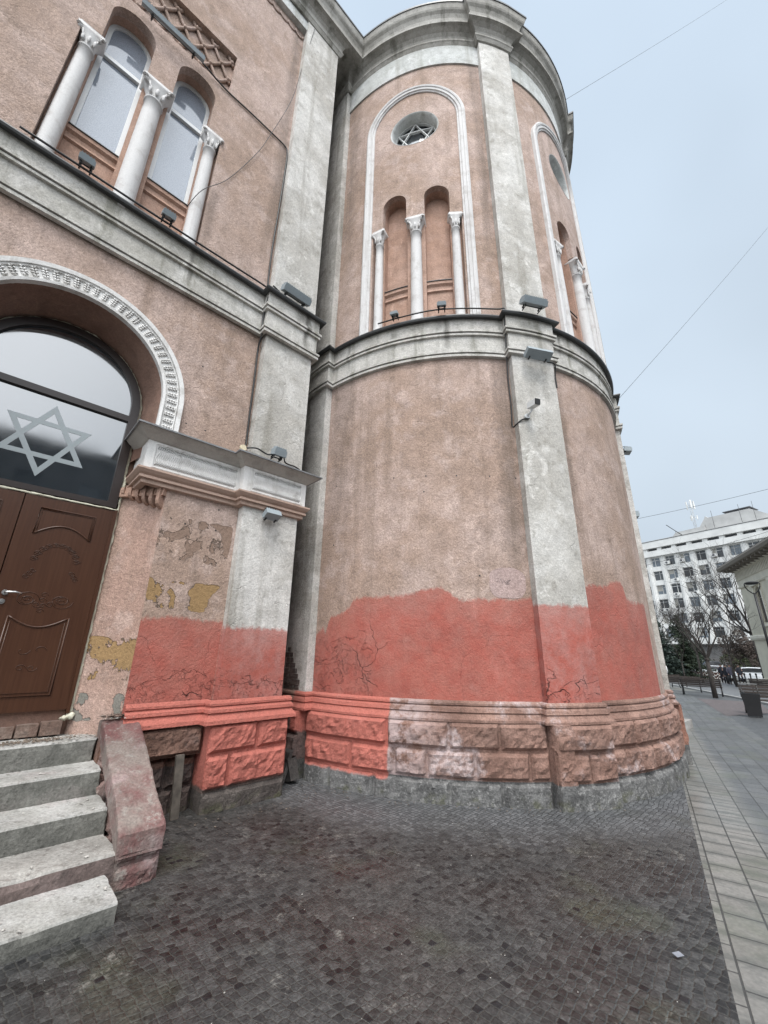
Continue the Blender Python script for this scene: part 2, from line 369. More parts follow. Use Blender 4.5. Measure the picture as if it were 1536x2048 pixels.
def cobble_mat():
    N = NT('granite setts')
    rot = N.n('ShaderNodeVectorRotate'); rot.rotation_type = 'Z_AXIS'; N.set(rot.inputs['Vector'], N.P); rot.inputs['Angle'].default_value = R_(44)
    v0 = N.vadd(rot.outputs[0], N.sc(N.noise(1.1, 2, .5, color=True), (.16, .16, 0)))
    v0 = N.sc(v0, (1, 1, 0))
    SCL = 22
    cid = N.voro(SCL, out='Color', vec=v0, rnd=.42)
    d = N.voro(SCL, 'DISTANCE_TO_EDGE', vec=v0, rnd=.36)
    sp = N.n('ShaderNodeSeparateXYZ'); N.set(sp.inputs[0], cid); r1, r2, r3 = sp.outputs
    a = N.noise(.55, 4, .6); b = N.noise(3.2, 5, .7); f = N.noise(55, 4, .7)
    col = N.mix(r1, (.012, .0125, .013), (.052, .052, .051))
    # tired brown-grey film in the trodden middle
    col = N.mix(N.math('MULTIPLY', N.ramp(a, .42, .62), .55), col, N.mix(r2, (.030, .028, .026), (.068, .063, .059)))
    col = N.mix(N.math('MULTIPLY', N.ramp(N.noise(1.0, 3), .55, .68), .5), col, (.055, .060, .038))
    # pale lime spots
    lime = N.math('MULTIPLY', N.ramp(b, .56, .66), N.ramp(N.noise(21, 4, .75), .46, .60))
    col = N.mix(N.math('MULTIPLY', lime, .5), col, (.20, .19, .17))
    # few deep black setts
    col = N.mix(N.ramp(r3, .965, .972), col, (.009, .009, .010))
    col = N.mul(N.mul(col, N.lin(f, .28, .72, .35, 1.75)), N.lin(N.noise(13, 4, .7), .3, .7, .6, 1.45))
    # dusty cleaner setts hugging the plinth
    dx = N.n('ShaderNodeVectorMath'); dx.operation = 'DISTANCE'; N.set(dx.inputs[0], N.P); dx.inputs[1].default_value = (1.35, 8.4, 0)
    wb_ = N.math('ADD', dx.outputs['Value'], N.math('MULTIPLY', N.noise(1.2, 3), .9))
    ring = N.ramp(N.math('ADD', wb_, N.math('MULTIPLY', N.noise(6, 4, .7), .5)), 5.25, 4.5)
    col = N.mix(N.math('MULTIPLY', ring, .8), col, N.mul(N.mix(r1, (.085, .087, .09), (.165, .168, .172)), N.lin(f, .3, .7, .75, 1.25)))
    joint = N.ramp(d, .11, .03)
    col = N.mix(N.math('MULTIPLY', joint, N.lin(ring, 0, 1, .5, .9)), col, N.mix(ring, N.mul((.060, .057, .050), N.lin(f, .3, .7, .4, 1.5)), (.012, .012, .012)))
    h = N.math('ADD', N.math('MULTIPLY', N.ramp(d, .0, .16), .8), N.math('ADD', N.math('MULTIPLY', f, .55), N.math('MULTIPLY', r2, .12)))
    nr = N.bump(h, .6, .005)
    wet = N.ramp(N.noise(1.3, 3), .40, .62)
    return N.fin(col, N.math('SUBTRACT', .60, N.math('MULTIPLY', wet, .28)), nr)
MAT['cobble'] = cobble_mat()

def slab_mat():
    N = NT('concrete paving slabs')
    rot = N.n('ShaderNodeVectorRotate'); rot.rotation_type = 'Z_AXIS'; N.set(rot.inputs['Vector'], N.P); rot.inputs['Angle'].default_value = R_(32-90)
    rot.invert = False
    # after rotation x runs along the rows (azimuth 32 deg)
    ang = R_(-(90-32))
    rot.inputs['Angle'].default_value = ang
    br = N.n('ShaderNodeTexBrick'); N.set(br.inputs['Vector'], N.vadd(rot.outputs[0], (.1, .132, 0)))
    br.offset = .5; br.inputs['Scale'].default_value = 1.0
    br.inputs['Brick Width'].default_value = .245; br.inputs['Row Height'].default_value = .205
    br.inputs['Mortar Size'].default_value = .006; br.inputs['Mortar Smooth'].default_value = .2
    br.inputs['Color1'].default_value = (.0, 0, 0, 1); br.inputs['Color2'].default_value = (1, 1, 1, 1)
    sp = N.n('ShaderNodeSeparateXYZ'); N.set(sp.inputs[0], rot.outputs[0])
    along, across = sp.outputs[0], sp.outputs[1]
    tone = N.math('MULTIPLY', br.outputs['Color'], 1.0)
    base = N.mix(tone, (.085, .088, .090), (.125, .128, .130))
    # light strip of the first rows along the setts (across grows to the building side)
    strip = N.ramp(across, -.70, -.50)
    base = N.mix(N.math('MULTIPLY', strip, .8), base, N.mix(tone, (.17, .163, .145), (.235, .225, .205)))
    f = N.noise(45, 4, .7); a = N.noise(1.5, 4, .6)
    md = N.math('ABSOLUTE', N.math('SUBTRACT', N.math('FRACT', N.math('DIVIDE', N.math('ADD', along, .1), .245)), .5))
    base = N.mix(N.math('MULTIPLY', N.math('MULTIPLY', N.ramp(N.math('ADD', md, N.math('MULTIPLY', N.noise(9, 3), .3)), .42, .6), strip), .6), base, (.085, .088, .08))
    base = N.mix(N.math('MULTIPLY', N.ramp(N.noise(6, 5, .7), .5, .64), .5), base, (.10, .105, .10))
    base = N.mix(N.math('MULTIPLY', N.ramp(a, .5, .7), .4), base, (.12, .13, .09))
    base = N.mul(base, N.lin(f, .3, .7, .8, 1.18))
    mort = br.outputs['Fac']
    base = N.mix(N.math('MULTIPLY', mort, .85), base, (.03, .03, .028))
    # slightly dished slab ends
    md = N.math('ABSOLUTE', N.math('SUBTRACT', N.math('FRACT', N.math('DIVIDE', N.math('ADD', along, .1), .245)), .5))
    h = N.math('SUBTRACT', N.math('MULTIPLY', f, .25), N.math('ADD', mort, N.math('MULTIPLY', N.ramp(md, .34, .5), .0)))
    nr = N.bump(h, .6, .006)
    wet = N.ramp(N.noise(.9, 3), .4, .65)
    return N.fin(base, N.math('SUBTRACT', .6, N.math('MULTIPLY', wet, .32)), nr)
MAT['slab'] = slab_mat()
MAT['asphalt'] = plain('wet grey road setts', (.14, .145, .15), .42, 0, .3, 9, bump=.4)
MAT['darksett'] = plain('dark small setts', (.075, .078, .08), .5, 0, .5, 14, bump=.6)
MAT['redpave'] = plain('dull red brick paving', (.105, .086, .084), .6, 0, .35, 12, bump=.4)
MAT['kerb'] = plain('granite kerb', (.30, .30, .29), .7, 0, .2, 12)
MAT['ground'] = plain('far ground', (.13, .13, .12), .85, 0, .3, 1.5)
MAT['soil'] = plain('tree pit soil', (.05, .042, .03), .95, 0, .5, 14)
MAT['officewhite'] = plain('off white facade panels', (.66, .66, .64), .7, 0, .12, .5)
MAT['officegrey'] = plain('weathered roof block', (.44, .44, .43), .8, 0, .12, .6)
MAT['officebrown'] = plain('brown ground floor cladding', (.12, .062, .05), .7, 0, .5, .4)
MAT['slot'] = plain('shadowed attic slot', (.10, .105, .115), .7)
MAT['officepane'] = glass('office pane', (.055, .06, .065), 1.8, .08)
MAT['officepane2'] = glass('office pane bluish', (.09, .11, .13), 2.2, .06)
MAT['officepane3'] = glass('office pane dim', (.035, .037, .04), 1.6, .1)
MAT['blind'] = plain('drawn blind', (.33, .32, .29), .8, 0, .1, 3)
MAT['townwall'] = plain('dark town stone', (.09, .085, .08), .8, 0, .3, .6)
MAT['creamwall'] = plain('cream classical render', (.55, .52, .42), .8, 0, .1, 1.2)
MAT['creamtrim'] = plain('cream trim', (.62, .59, .50), .8, 0, .08, 2)
MAT['eave'] = plain('brown painted eave', (.19, .17, .145), .8)
MAT['bark'] = plain('bark', (.040, .034, .030), .9, 0, .35, 12)
MAT['benchwood'] = plain('dark bench timber', (.045, .035, .030), .55, 0, .3, 10)
MAT['iron'] = plain('cast iron paint', (.014, .014, .015), .5)
MAT['bench_grey'] = plain('weathered grey bench timber', (.12, .12, .115), .7, 0, .2, 10)
MAT['skin'] = plain('skin', (.45, .27, .20), .6, 0, .03)
MAT['cl_dark'] = plain('dark coat cloth', (.018, .020, .028), .9)
MAT['cl_grey'] = plain('grey violet jacket', (.10, .095, .125), .9)
MAT['cl_white'] = plain('white jacket', (.60, .60, .60), .9)
MAT['carwhite'] = plain('white car paint', (.62, .64, .66), .25, 0, .02)
MAT['carsilver'] = plain('silver car paint', (.33, .35, .36), .25, .4, .02)
MAT['cardark'] = plain('dark blue car paint', (.02, .03, .045), .2, 0, .02)
MAT['tyre'] = plain('rubber', (.02, .02, .02), .8)
MAT['tail'] = plain('red tail lamp', (.35, .02, .015), .3)
MAT['paper'] = plain('paper', (.22, .23, .26), .7)
MAT['leaf_dry'] = plain('dry leaves and crumbs', (.14, .11, .085), .9, 0, .5, 40)
MAT['crumb'] = plain('plaster crumbs', (.38, .36, .33), .9, 0, .3, 40)
MAT['brickrow'] = stone('sooty exposed brick', (.07, .055, .048), (.10, .075, .065), (.04, .032, .03), .8)

# ------------------------------------------------------------------ mesh helper
U = Vector((math.sin(R_(46.37)), math.cos(R_(46.37)), 0))
Nn = Vector((math.cos(R_(46.37)), -math.sin(R_(46.37)), 0))
Z = Vector((0, 0, 1))
TC = Vector((1.35, 8.4, 0))
WZ = -4.66
def F(u, w, z): return U*u+Nn*w+Z*z
def mapW(x, z, d): return F(x, WZ+d, z)
def mapT(x, z, d):
    t = R_(-140)+x/3.42
    return TC+Vector((math.cos(t), math.sin(t), 0))*(3.42+d)+Z*z

class MB:
    def __init__(s): s.v = []; s.f = []; s.uv = []; s.mi = []; s.cur = 0; s.sm = []
        
    def p(s, co, uv=(0, 0)):
        s.v.append(Vector(co)); s.uv.append(uv); return len(s.v)-1
    def face(s, ids, smooth=False): s.f.append(tuple(ids)); s.mi.append(s.cur); s.sm.append(smooth)
    def obj(s, name, mats, parent=None, recalc=True, merge=0.0):
        me = bpy.data.meshes.new(name)
        off = parent_origin(parent)
        me.from_pydata([tuple(v-off) for v in s.v], [], s.f)
        if not isinstance(mats, (list, tuple)): mats = [mats]
        for m in mats: me.materials.append(MAT[m] if isinstance(m, str) else m)
        ul = me.uv_layers.new(name='UVMap')
        for li, l in enumerate(me.loops): ul.data[li].uv = s.uv[l.vertex_index]
        for i, p in enumerate(me.polygons): p.material_index = s.mi[i]; p.use_smooth = s.sm[i]
        if recalc:
            bm = bmesh.new(); bm.from_mesh(me)
            if merge: bmesh.ops.remove_doubles(bm, verts=bm.verts, dist=merge)
            bmesh.ops.recalc_face_normals(bm, faces=bm.faces); bm.to_mesh(me); bm.free()
        o = bpy.data.objects.new(name, me); COL.objects.link(o)
        if parent: o.parent = parent
        return o
def parent_origin(p):
    off = Vector((0, 0, 0))
    while p is not None:
        off += Vector(p.location); p = p.parent
    return off
def thing(name, label, cat, loc=(0, 0, 0), group=None, rz=0.0):
    o = bpy.data.objects.new(name, None); o.empty_display_size = .3; COL.objects.link(o)
    o.location = loc; o.rotation_euler = (0, 0, rz); o['label'] = label; o['category'] = cat
    if group: o['group'] = group
    return o
def tag(o, label, cat, group=None, kind=None):
    o['label'] = label; o['category'] = cat
    if group: o['group'] = group
    if kind: o['kind'] = kind
    return o
def dup(root, loc, rz, label, group=None):
    r = root.copy(); COL.objects.link(r); r.location = loc; r.rotation_euler = (0, 0, rz); r['label'] = label
    if group: r['group'] = group
    for ch in list(root.children):
        c = ch.copy(); COL.objects.link(c); c.parent = r
        for g in ch.children:
            d = g.copy(); COL.objects.link(d); d.parent = c
    return r

def inpoly(x, y, P):
    c = False; j = len(P)-1
    for i in range(len(P)):
        if (P[i][1] > y) != (P[j][1] > y) and x < (P[j][0]-P[i][0])*(y-P[i][1])/(P[j][1]-P[i][1])+P[i][0]: c = not c
        j = i
    return c
def panel(mb, outer, holes, d0, d1, mp, gx=0, gz=0, sides=True, side_mi=None, hole_mi=None):
    vs = []; es = []
    for lp in [outer]+list(holes):
        b = len(vs); vs += [Vector(p) for p in lp]
        es += [(b+i, b+(i+1) % len(lp)) for i in range(len(lp))]
    xs = [p[0] for p in outer]; zs = [p[1] for p in outer]
    if gx:
        k = int((max(xs)-min(xs))/gx)+1
        for i in range(1, k):
            x = min(xs)+(max(xs)-min(xs))*i/k+.00037
            b = len(vs); vs += [Vector((x, min(zs)-.1)), Vector((x, max(zs)+.1))]; es.append((b, b+1))
    r = delaunay_2d_cdt(vs, es, [], 0, 1e-5)
    V, T = r[0], r[2]
    keep = []
    for t in T:
        cx = sum(V[i][0] for i in t)/3; cy = sum(V[i][1] for i in t)/3
        if inpoly(cx, cy, outer) and not any(inpoly(cx, cy, h) for h in holes): keep.append(t)
    idf = {}
    def fi(i):
        if i not in idf: idf[i] = mb.p(mp(V[i][0], V[i][1], d0), (V[i][0], V[i][1]))
        return idf[i]
    ec = {}
    for t in keep:
        mb.face([fi(i) for i in t])
        for k in range(len(t)):
            a, b = t[k], t[(k+1) % len(t)]; ec[(min(a, b), max(a, b))] = ec.get((min(a, b), max(a, b)), 0)+1
    if sides:
        sv = mb.cur
        idb = {}
        def side(i):
            if i not in idb:
                idb[i] = (mb.p(mp(V[i][0], V[i][1], d0), (V[i][0], V[i][1])), mb.p(mp(V[i][0], V[i][1], d1), (V[i][0], V[i][1])))
            return idb[i]
        for (a, b), n in ec.items():
            if n == 1:
                if side_mi is not None: mb.cur = side_mi
                A = side(a); B = side(b)
                mb.face([A[0], B[0], B[1], A[1]])
        mb.cur = sv
def extr(mb, prof, x0, x1, mp, step=None, closed=True, smooth=False, uvp=False):
    """prof: closed section [(d,z)...] swept along x"""
    n = max(1, int(abs(x1-x0)/step)) if step else 1
    rows = []
    for i in range(n+1):
        x = x0+(x1-x0)*i/n
        rows.append([mb.p(mp(x, z, d), (x, z)) for d, z in prof])
    m = len(prof)
    for i in range(n):
        for j in range(m if closed else m-1):
            k = (j+1) % m
            mb.face([rows[i][j], rows[i][k], rows[i+1][k], rows[i+1][j]], smooth)
    if closed:
        for r_ in (rows[0], rows[-1]):
            c = [mb.p(mb.v[i], mb.uv[i]) for i in r_]
            mb.face(c)
def arc(cx, cz, r, a0, a1, n):
    return [(cx+r*math.cos(R_(a0+(a1-a0)*i/n)), cz+r*math.sin(R_(a0+(a1-a0)*i/n))) for i in range(n+1)]
def boxm(mb, x0, x1, z0, z1, d0, d1, mp, nx=1):
    extr(mb, [(d0, z0), (d1, z0), (d1, z1), (d0, z1)], x0, x1, mp, abs(x1-x0)/nx if nx > 1 else None)
def tube(mb, pts, r, seg=6, caps=True, r1=None):
    pts = [Vector(p) for p in pts]; rows = []
    n = len(pts)
    for i, p in enumerate(pts):
        t = (pts[min(i+1, n-1)]-pts[max(i-1, 0)])
        if t.length < 1e-9: t = Vector((0, 0, 1))
        t.normalize()
        a = t.cross(Vector((0, 0, 1)));
        if a.length < .2: a = t.cross(Vector((1, 0, 0)))
        a.normalize(); b = t.cross(a)
        rr = r if r1 is None else r+(r1-r)*i/(n-1)
        rows.append([mb.p(p+(a*math.cos(2*PI*k/seg)+b*math.sin(2*PI*k/seg))*rr, (i*.1, k*.1)) for k in range(seg)])
    for i in range(n-1):
        for k in range(seg): mb.face([rows[i][k], rows[i][(k+1) % seg], rows[i+1][(k+1) % seg], rows[i+1][k]], True)
    if caps: mb.face(rows[0][::-1]); mb.face(rows[-1])
def lathe(mb, prof, ctr, seg=20, fr=None):
    """prof [(r,z)], ctr Vector base; full revolve"""
    rows = []
    for r, z in prof:
        rows.append([mb.p(ctr+Vector((math.cos(2*PI*k/seg)*r, math.sin(2*PI*k/seg)*r, z)), (2*PI*k/seg*r, (ctr.z+z))) for k in range(seg)])
    for i in range(len(prof)-1):
        for k in range(seg): mb.face([rows[i][k], rows[i][(k+1) % seg], rows[i+1][(k+1) % seg], rows[i+1][k]], True)
    mb.face(rows[0][::-1]); mb.face(rows[-1])
def blob(mb, c, rx, ry, rz, seed=0, amp=.25, nu=9, nv=6, uv=None):
    c = Vector(c); rows = []
    for j in range(nv+1):
        t = PI*j/nv; row = []
        for i in range(nu):
            a = 2*PI*i/nu
            d = Vector((math.sin(t)*math.cos(a), math.sin(t)*math.sin(a), math.cos(t)))
            k = 1+amp*noise.noise(d*1.7+Vector((seed*3.1, seed*1.7, seed)))*2
            row.append(mb.p(c+Vector((d.x*rx, d.y*ry, d.z*rz))*k, uv or (c.x, c.z)))
        rows.append(row)
    for j in range(nv):
        for i in range(nu): mb.face([rows[j][i], rows[j][(i+1) % nu], rows[j+1][(i+1) % nu], rows[j+1][i]], True)
def boxw(mb, o, ax, ay, az_, uv=(0, 0)):
    """box from corner o with edge vectors"""
    o, ax, ay, az_ = map(Vector, (o, ax, ay, az_))
    c = [o, o+ax, o+ax+ay, o+ay, o+az_, o+ax+az_, o+ax+ay+az_, o+ay+az_]
    for f in ((0, 3, 2, 1), (4, 5, 6, 7), (0, 1, 5, 4), (1, 2, 6, 5), (2, 3, 7, 6), (3, 0, 4, 7)):
        mb.face([mb.p(c[i], (c[i].x, c[i].z)) for i in f])
def cbox(mb, c, sx, sy, sz, rz=0.0):
    c = Vector(c); a = Vector((math.cos(rz), math.sin(rz), 0))*sx; b = Vector((-math.sin(rz), math.cos(rz), 0))*sy; d = Vector((0, 0, sz))
    boxw(mb, c-a/2-b/2-d/2, a, b, d)

def rust(mb, mp, rows, x0, x1, d, res=.03, amp=.035, bulge=.03, joint=.011, seed=0):
    """quarry-faced blocks: rows = [(z0,z1,[joint xs])]"""
    for ri, (z0, z1, js) in enumerate(rows):
        xs = [x0]+[j for j in js if x0+.05 < j < x1-.05]+[x1]
        for bi in range(len(xs)-1):
            a, b = xs[bi]+joint, xs[bi+1]-joint; c, e = z0+joint*.8, z1-joint*.8
            nx = max(3, int((b-a)/res)); nz = max(3, int((e-c)/res))
            off = noise.noise(Vector((seed+ri*7.3, bi*3.7, .5)))*.012
            ids = []
            for i in range(nx+1):
                row = []
                for j in range(nz+1):
                    x = a+(b-a)*i/nx; z = c+(e-c)*j/nz
                    ed = min(x-a, b-x, z-c, e-z)
                    k = min(1, ed/.035); k = k*k*(3-2*k)
                    P = Vector((x*1.0, z*1.0, seed*1.3))
                    h = noise.fractal(P*7, .8, 2.1, 4)*amp + (noise.noise(P*2.3)*.5)*amp
                    h = (abs(h)*.9 if h < 0 else h)*(.45 if z0 < -.2 else 1)
                    xx = x+noise.noise(P*9)*.006*(1-k); zz = z+noise.noise(P*9+Vector((5, 5, 5)))*.006*(1-k)
                    row.append(mb.p(mp(xx, zz, d-.018+k*(bulge+off+h)), (x, z)))
                ids.append(row)
            for i in range(nx):
                for j in range(nz): mb.face([ids[i][j], ids[i+1][j], ids[i+1][j+1], ids[i][j+1]], False)
            # skirts into the joint
            ring = [ids[i][0] for i in range(nx+1)]+[ids[nx][j] for j in range(1, nz+1)]+[ids[i][nz] for i in range(nx-1, -1, -1)]+[ids[0][j] for j in range(nz-1, 0, -1)]
            bk = [mb.p(mp(mb.uv[q][0], mb.uv[q][1], d-.05), mb.uv[q]) for q in ring]
            for q in range(len(ring)):
                r2 = (q+1) % len(ring); mb.face([ring[q], ring[r2], bk[r2], bk[q]])
    zz0 = min(r[0] for r in rows); zz1 = max(r[1] for r in rows)
    boxm(mb, x0+.004, x1-.004, zz0, zz1, d-.2, d-.024, mp, max(1, int((x1-x0)/.15)))

def sweep(mb, prof, path, mp, sub=0, uvx=True):
    """prof [(offset,z)] open; path [(x,d)], outward = left of travel, mitred"""
    P = [Vector(path[0])]
    for a, b in zip(path, path[1:]):
        a, b = Vector(a), Vector(b); L = (b-a).length
        k = max(1, int(L/sub)) if sub else 1
        for i in range(1, k+1): P.append(a+(b-a)*i/k)
    n = len(P); rows = []
    run = 0
    for i, p in enumerate(P):
        d1 = (P[i]-P[i-1]).normalized() if i else (P[1]-P[0]).normalized()
        d2 = (P[i+1]-P[i]).normalized() if i < n-1 else d1
        n1 = Vector((-d1.y, d1.x)); n2 = Vector((-d2.y, d2.x))
        m = n1+n2; m = m/(m.length_squared)*2 if m.length > .1 else n1
        rows.append([mb.p(mp(p.x+m.x*o, z, p.y+m.y*o), (p.x, z)) for o, z in prof])
    for i in range(n-1):
        for j in range(len(prof)-1):
            mb.face([rows[i][j], rows[i+1][j], rows[i+1][j+1], rows[i][j+1]])

def star(mb, cx, cz, R, t, mp, d, d2):
    def tri(r, a0): return [(cx+r*math.cos(R_(a0+120*k)), cz+r*math.sin(R_(a0+120*k))) for k in range(3)]
    A, Ai = tri(R, 90), tri(R-2*t, 90); B, Bi = tri(R, 270), tri(R-2*t, 270)
    vs = []; es = []
    for lp in (A, Ai, B, Bi):
        b = len(vs); vs += [Vector(p) for p in lp]; es += [(b, b+1), (b+1, b+2), (b+2, b)]
    V, _, T = delaunay_2d_cdt(vs, es, [], 0, 1e-6)[:3]
    ec = {}; keep = []
    for tr in T:
        x = sum(V[i][0] for i in tr)/3; y = sum(V[i][1] for i in tr)/3
        if (inpoly(x, y, A) and not inpoly(x, y, Ai)) or (inpoly(x, y, B) and not inpoly(x, y, Bi)): keep.append(tr)
    f = [mb.p(mp(v[0], v[1], d), (v[0], v[1])) for v in V]; bk = [mb.p(mp(v[0], v[1], d2), (v[0], v[1])) for v in V]
    for tr in keep:
        mb.face([f[i] for i in tr])
        for k in range(3):
            a, b = tr[k], tr[(k+1) % 3]; key = (min(a, b), max(a, b)); ec[key] = ec.get(key, 0)+1
    for (a, b), c in ec.items():
        if c == 1: mb.face([f[a], f[b], bk[b], bk[a]])

# ================================================================== BUILDING
bld = thing('synagogue', 'old pink and grey rendered synagogue with round apse and half painted red base', 'building', F(4.9, -8.0, 0))
def part(mb, name, mat, parent=bld, **k): return mb.obj(name, mat, parent, **k)

AC = .02     # door axis
MC = .04     # window axis
def doorhole():
    h = [(AC-1.115, .70), (AC+1.115, .70), (AC+1.115, 3.2), (AC+.87, 3.2)]
    h += arc(AC, 4.14, .87, 0, 180, 40)
    h += [(AC-.87, 3.2), (AC-1.115, 3.2)]
    return h
def niche(xc, r, z0, zs, n=16): return [(xc-r, z0), (xc+r, z0)]+arc(xc, zs, r, 0, 180, n)
def triple_hole(x0, h, xo, r, z0, zc, zs, n=16):
    xr, xl = x0+xo, x0-xo
    return [(x0-h, z0), (x0+h, z0), (x0+h, zc), (xr+r, zc)]+arc(xr, zs, r, 0, 180, n)+[(xr-r, zc), (xl+r, zc)]+arc(xl, zs, r, 0, 180, n)+[(xl-r, zc), (x0-h, zc)]

ZS0, ZS1 = 5.76, 6.46
# main wall below / above the string course
LAT = [(MC-.84, 9.93), (MC+.84, 9.93), (MC+.84, 10.86), (MC-.84, 10.86)]
m = MB(); panel(m, [(-3.2, .7), (1.98, .7), (1.98, ZS0+.1), (-3.2, ZS0+.1)], [doorhole()], 0, -.05, mapW); part(m, 'wall', 'wall')
m = MB(); panel(m, [(-3.2, ZS1-.1), (1.98, ZS1-.1), (1.98, 13.5), (-3.2, 13.5)],
                [triple_hole(MC, .87, .42, .26, ZS1-.05, 8.83, 9.46), LAT], 0, -.12, mapW); part(m, 'wall', 'wall_up')
m = MB(); boxm(m, -3.2, 2.72, 13.44, 13.8, -.2, .105, mapW); part(m, 'frieze', 'frieze_grey')
m = MB(); tm = [(-.12, 13.44), (-.12, 13.8)]
# scalloped relief under the frieze
m = MB()
for k in range(-16, 7):
    x = 1.86-.0+(-.17)*(6-k)
    if x < -2.6: continue
    tube(m, [mapW(x+.085*math.cos(R_(a)), 13.30+.10*math.sin(R_(a)), .012) for a in range(180, 361, 30)], .018, 5)
part(m, 'relief', 'wall_up')

def triple(mp, x0, h, xo, r, z0, zc, zs, dB, dC, gx, glazed, colr, cold):
    m = MB(); panel(m, [(x0-h-.08, z0-.1), (x0+h+.08, z0-.1), (x0+h+.08, zs+r+.14), (x0-h-.08, zs+r+.14)],
                    [niche(x0+xo, r, z0-.09, zs), niche(x0-xo, r, z0-.09, zs)], dB, dC, mp, gx); part(m, 'pier', 'niche')
    m = MB()
    for s in (-1, 1):
        panel(m, niche(x0+s*xo, r+.02, z0-.1, zs), [], dC+.0015, dC-.1, mp, gx and .12, sides=False)
    if not glazed: part(m, 'niche', 'niche')
    else:
        for s in (-1, 1):
            xc = x0+s*xo; a, b = xc-r+.002, xc+r-.002; zb = 7.33
            w_ = MB(); o = [(a, zb), (b, zb)]+arc(xc, zs, r-.002, 0, 180, 20)
            i_ = [(a+.05, zb+.06), (b-.05, zb+.06), (b-.05, 8.90), (a+.05, 8.90)]
            i2 = [(a+.05, 8.97), (b-.05, 8.97)]+arc(xc, zs, r-.052, 0, 180, 20)
            panel(w_, o, [i_, i2], dC+.05, dC, mp); fr = part(w_, 'window', 'pvc')
            q = MB(); extr(q, [(dC+.02, 0), (dC+.065, 0), (dC+.065, .035), (dC+.02, .035)], a+.05, b-.05, lambda x, z, d: mp(x, z+8.885, d)); q.obj('transom', 'pvc', fr)
            q = MB(); panel(q, [(a+.03, zb+.03), (b-.03, zb+.03)]+arc(xc, zs, r-.03, 0, 180, 20), [], dC+.022, dC, mp, sides=False); q.obj('pane', 'glass', fr)
    zl = 7.33 if glazed else 7.35
    for s in (-1, 1):
        xc = x0+s*xo; n_ = None if not gx else .1
        m = MB(); extr(m, [(dC, z0-.1), (dC+.07, z0-.1), (dC+.07, zl-.22), (dC+.10, zl-.20), (dC+.085, zl-.16), (dC+.085, zl-.10), (dC+.12, zl-.07), (dC+.12, zl-.012), (dC, zl-.005)], xc-r+.002, xc+r-.002, mp, n_)
        m.cur = 0; s1 = part(m, 'sill', 'niche')
        m = MB(); boxm(m, xc-r+.003, xc+r-.003, zl-.010, zl, dC, dC+.135, mp, 4 if gx else 1); m.obj('flashing', 'flash', s1)
    for s in (-1, 0, 1): column(mp, x0+s*(h-.105), colr*(.76 if s else 1), cold-(.01 if s else 0), z0-.02, zc-.33, zc-.01, edge=s)

def spiral(mb, c, e1, e2, R, r, turns=1.35, flip=1):
    pts = []
    for k in range(15):
        t = k/14; a = t*turns*2*PI*flip; rr = R*(1-t*.78)
        pts.append(c+e1*math.cos(a)*rr+e2*math.sin(a)*rr)
    tube(mb, pts, r, 5, r1=r*.9)
def column(mp, x, r, d, z0, z1, z2, edge=0):
    C0 = mp(x, 0, d); T = (mp(x+.01, 0, d)-mp(x-.01, 0, d)).normalized(); O = (mp(x, 0, d+.1)-C0).normalized()
    m = MB()
    H = z1-z0
    prof = [(r*1.28, z0), (r*1.28, z0+.05), (r*1.18, z0+.07), (r*1.2, z0+.10), (r*1.12, z0+.125), (r*1.08, z0+.16)]
    prof += [(r*(1.08-.13*k/8+.02*math.sin(PI*k/8)), z0+.16+(H-.2)*k/8) for k in range(1, 9)]
    prof += [(r*1.08, z1-.035), (r*1.10, z1-.015), (r*.96, z1)]
    lathe(m, prof, C0.copy(), 22)
    co = part(m, 'column', 'whitecol')
    m = MB(); hh = z2-z1; rows = []
    for k in range(9):
        t = k/8; rad = r*(.95+.72*t**2.2); sq = max(0, t-.35)/.65
        row = []
        for j in range(24):
            a = 2*PI*j/24; ca, sa = math.cos(a), math.sin(a)
            mxx = max(abs(ca), abs(sa)); q = 1/mxx
            lf = 1+.07*math.cos(a*8)*math.sin(PI*min(1, t*1.3))
            rr = rad*((1-sq)*1+sq*(q*.98))*lf
            row.append(m.p(C0+T*ca*rr*(1+.12*t)+O*sa*rr*(1-.22*t)+Z*(z1+hh*.86*t), (x, z1)))
        rows.append(row)
    for k in range(8):
        for j in range(24): m.face([rows[k][j], rows[k][(j+1) % 24], rows[k+1][(j+1) % 24], rows[k+1][j]], True)
    m.face(rows[0][::-1]); m.face(rows[-1])
    b = r*1.45
    boxw(m, C0-T*b*1.08-O*b*.75+Z*(z1+hh*.86), T*2.16*b, O*1.5*b, Z*hh*.13)
    for sx in (-1, 1):
        if edge*sx > 0: pass
        dg = (T*sx+O*.9).normalized()
        c = C0+T*sx*r*1.3+O*r*1.0+Z*(z1+hh*.66)
        side = dg.cross(Z)
        spiral(m, c, dg, Z, r*.52, r*.17, flip=1)
        spiral(m, c+side*r*.2, dg, Z, r*.50, r*.16, flip=1)
        blob(m, c, r*.2, r*.2, r*.2, sx+x, .05, 7, 5)
        tube(m, [C0+T*sx*r*.6+O*r*.9+Z*(z1+hh*.08), C0+T*sx*r*.85+O*r*1.1+Z*(z1+hh*.4), c-dg*r*.2+Z*r*.42], r*.16, 6, r1=r*.12)
    for a in (-1, 0, 1):
        blob(m, C0+T*a*r*.75+O*r*(1.12-.12*abs(a))+Z*(z1+hh*.27), r*.24, r*.2, hh*.2, a+x, .1, 7, 6)
    m.obj('capital', 'whitecol', co)

triple(mapW, MC, .87, .42, .26, ZS1-.05, 8.83, 9.46, -.12, -.28, 0, True, .106, -.07)
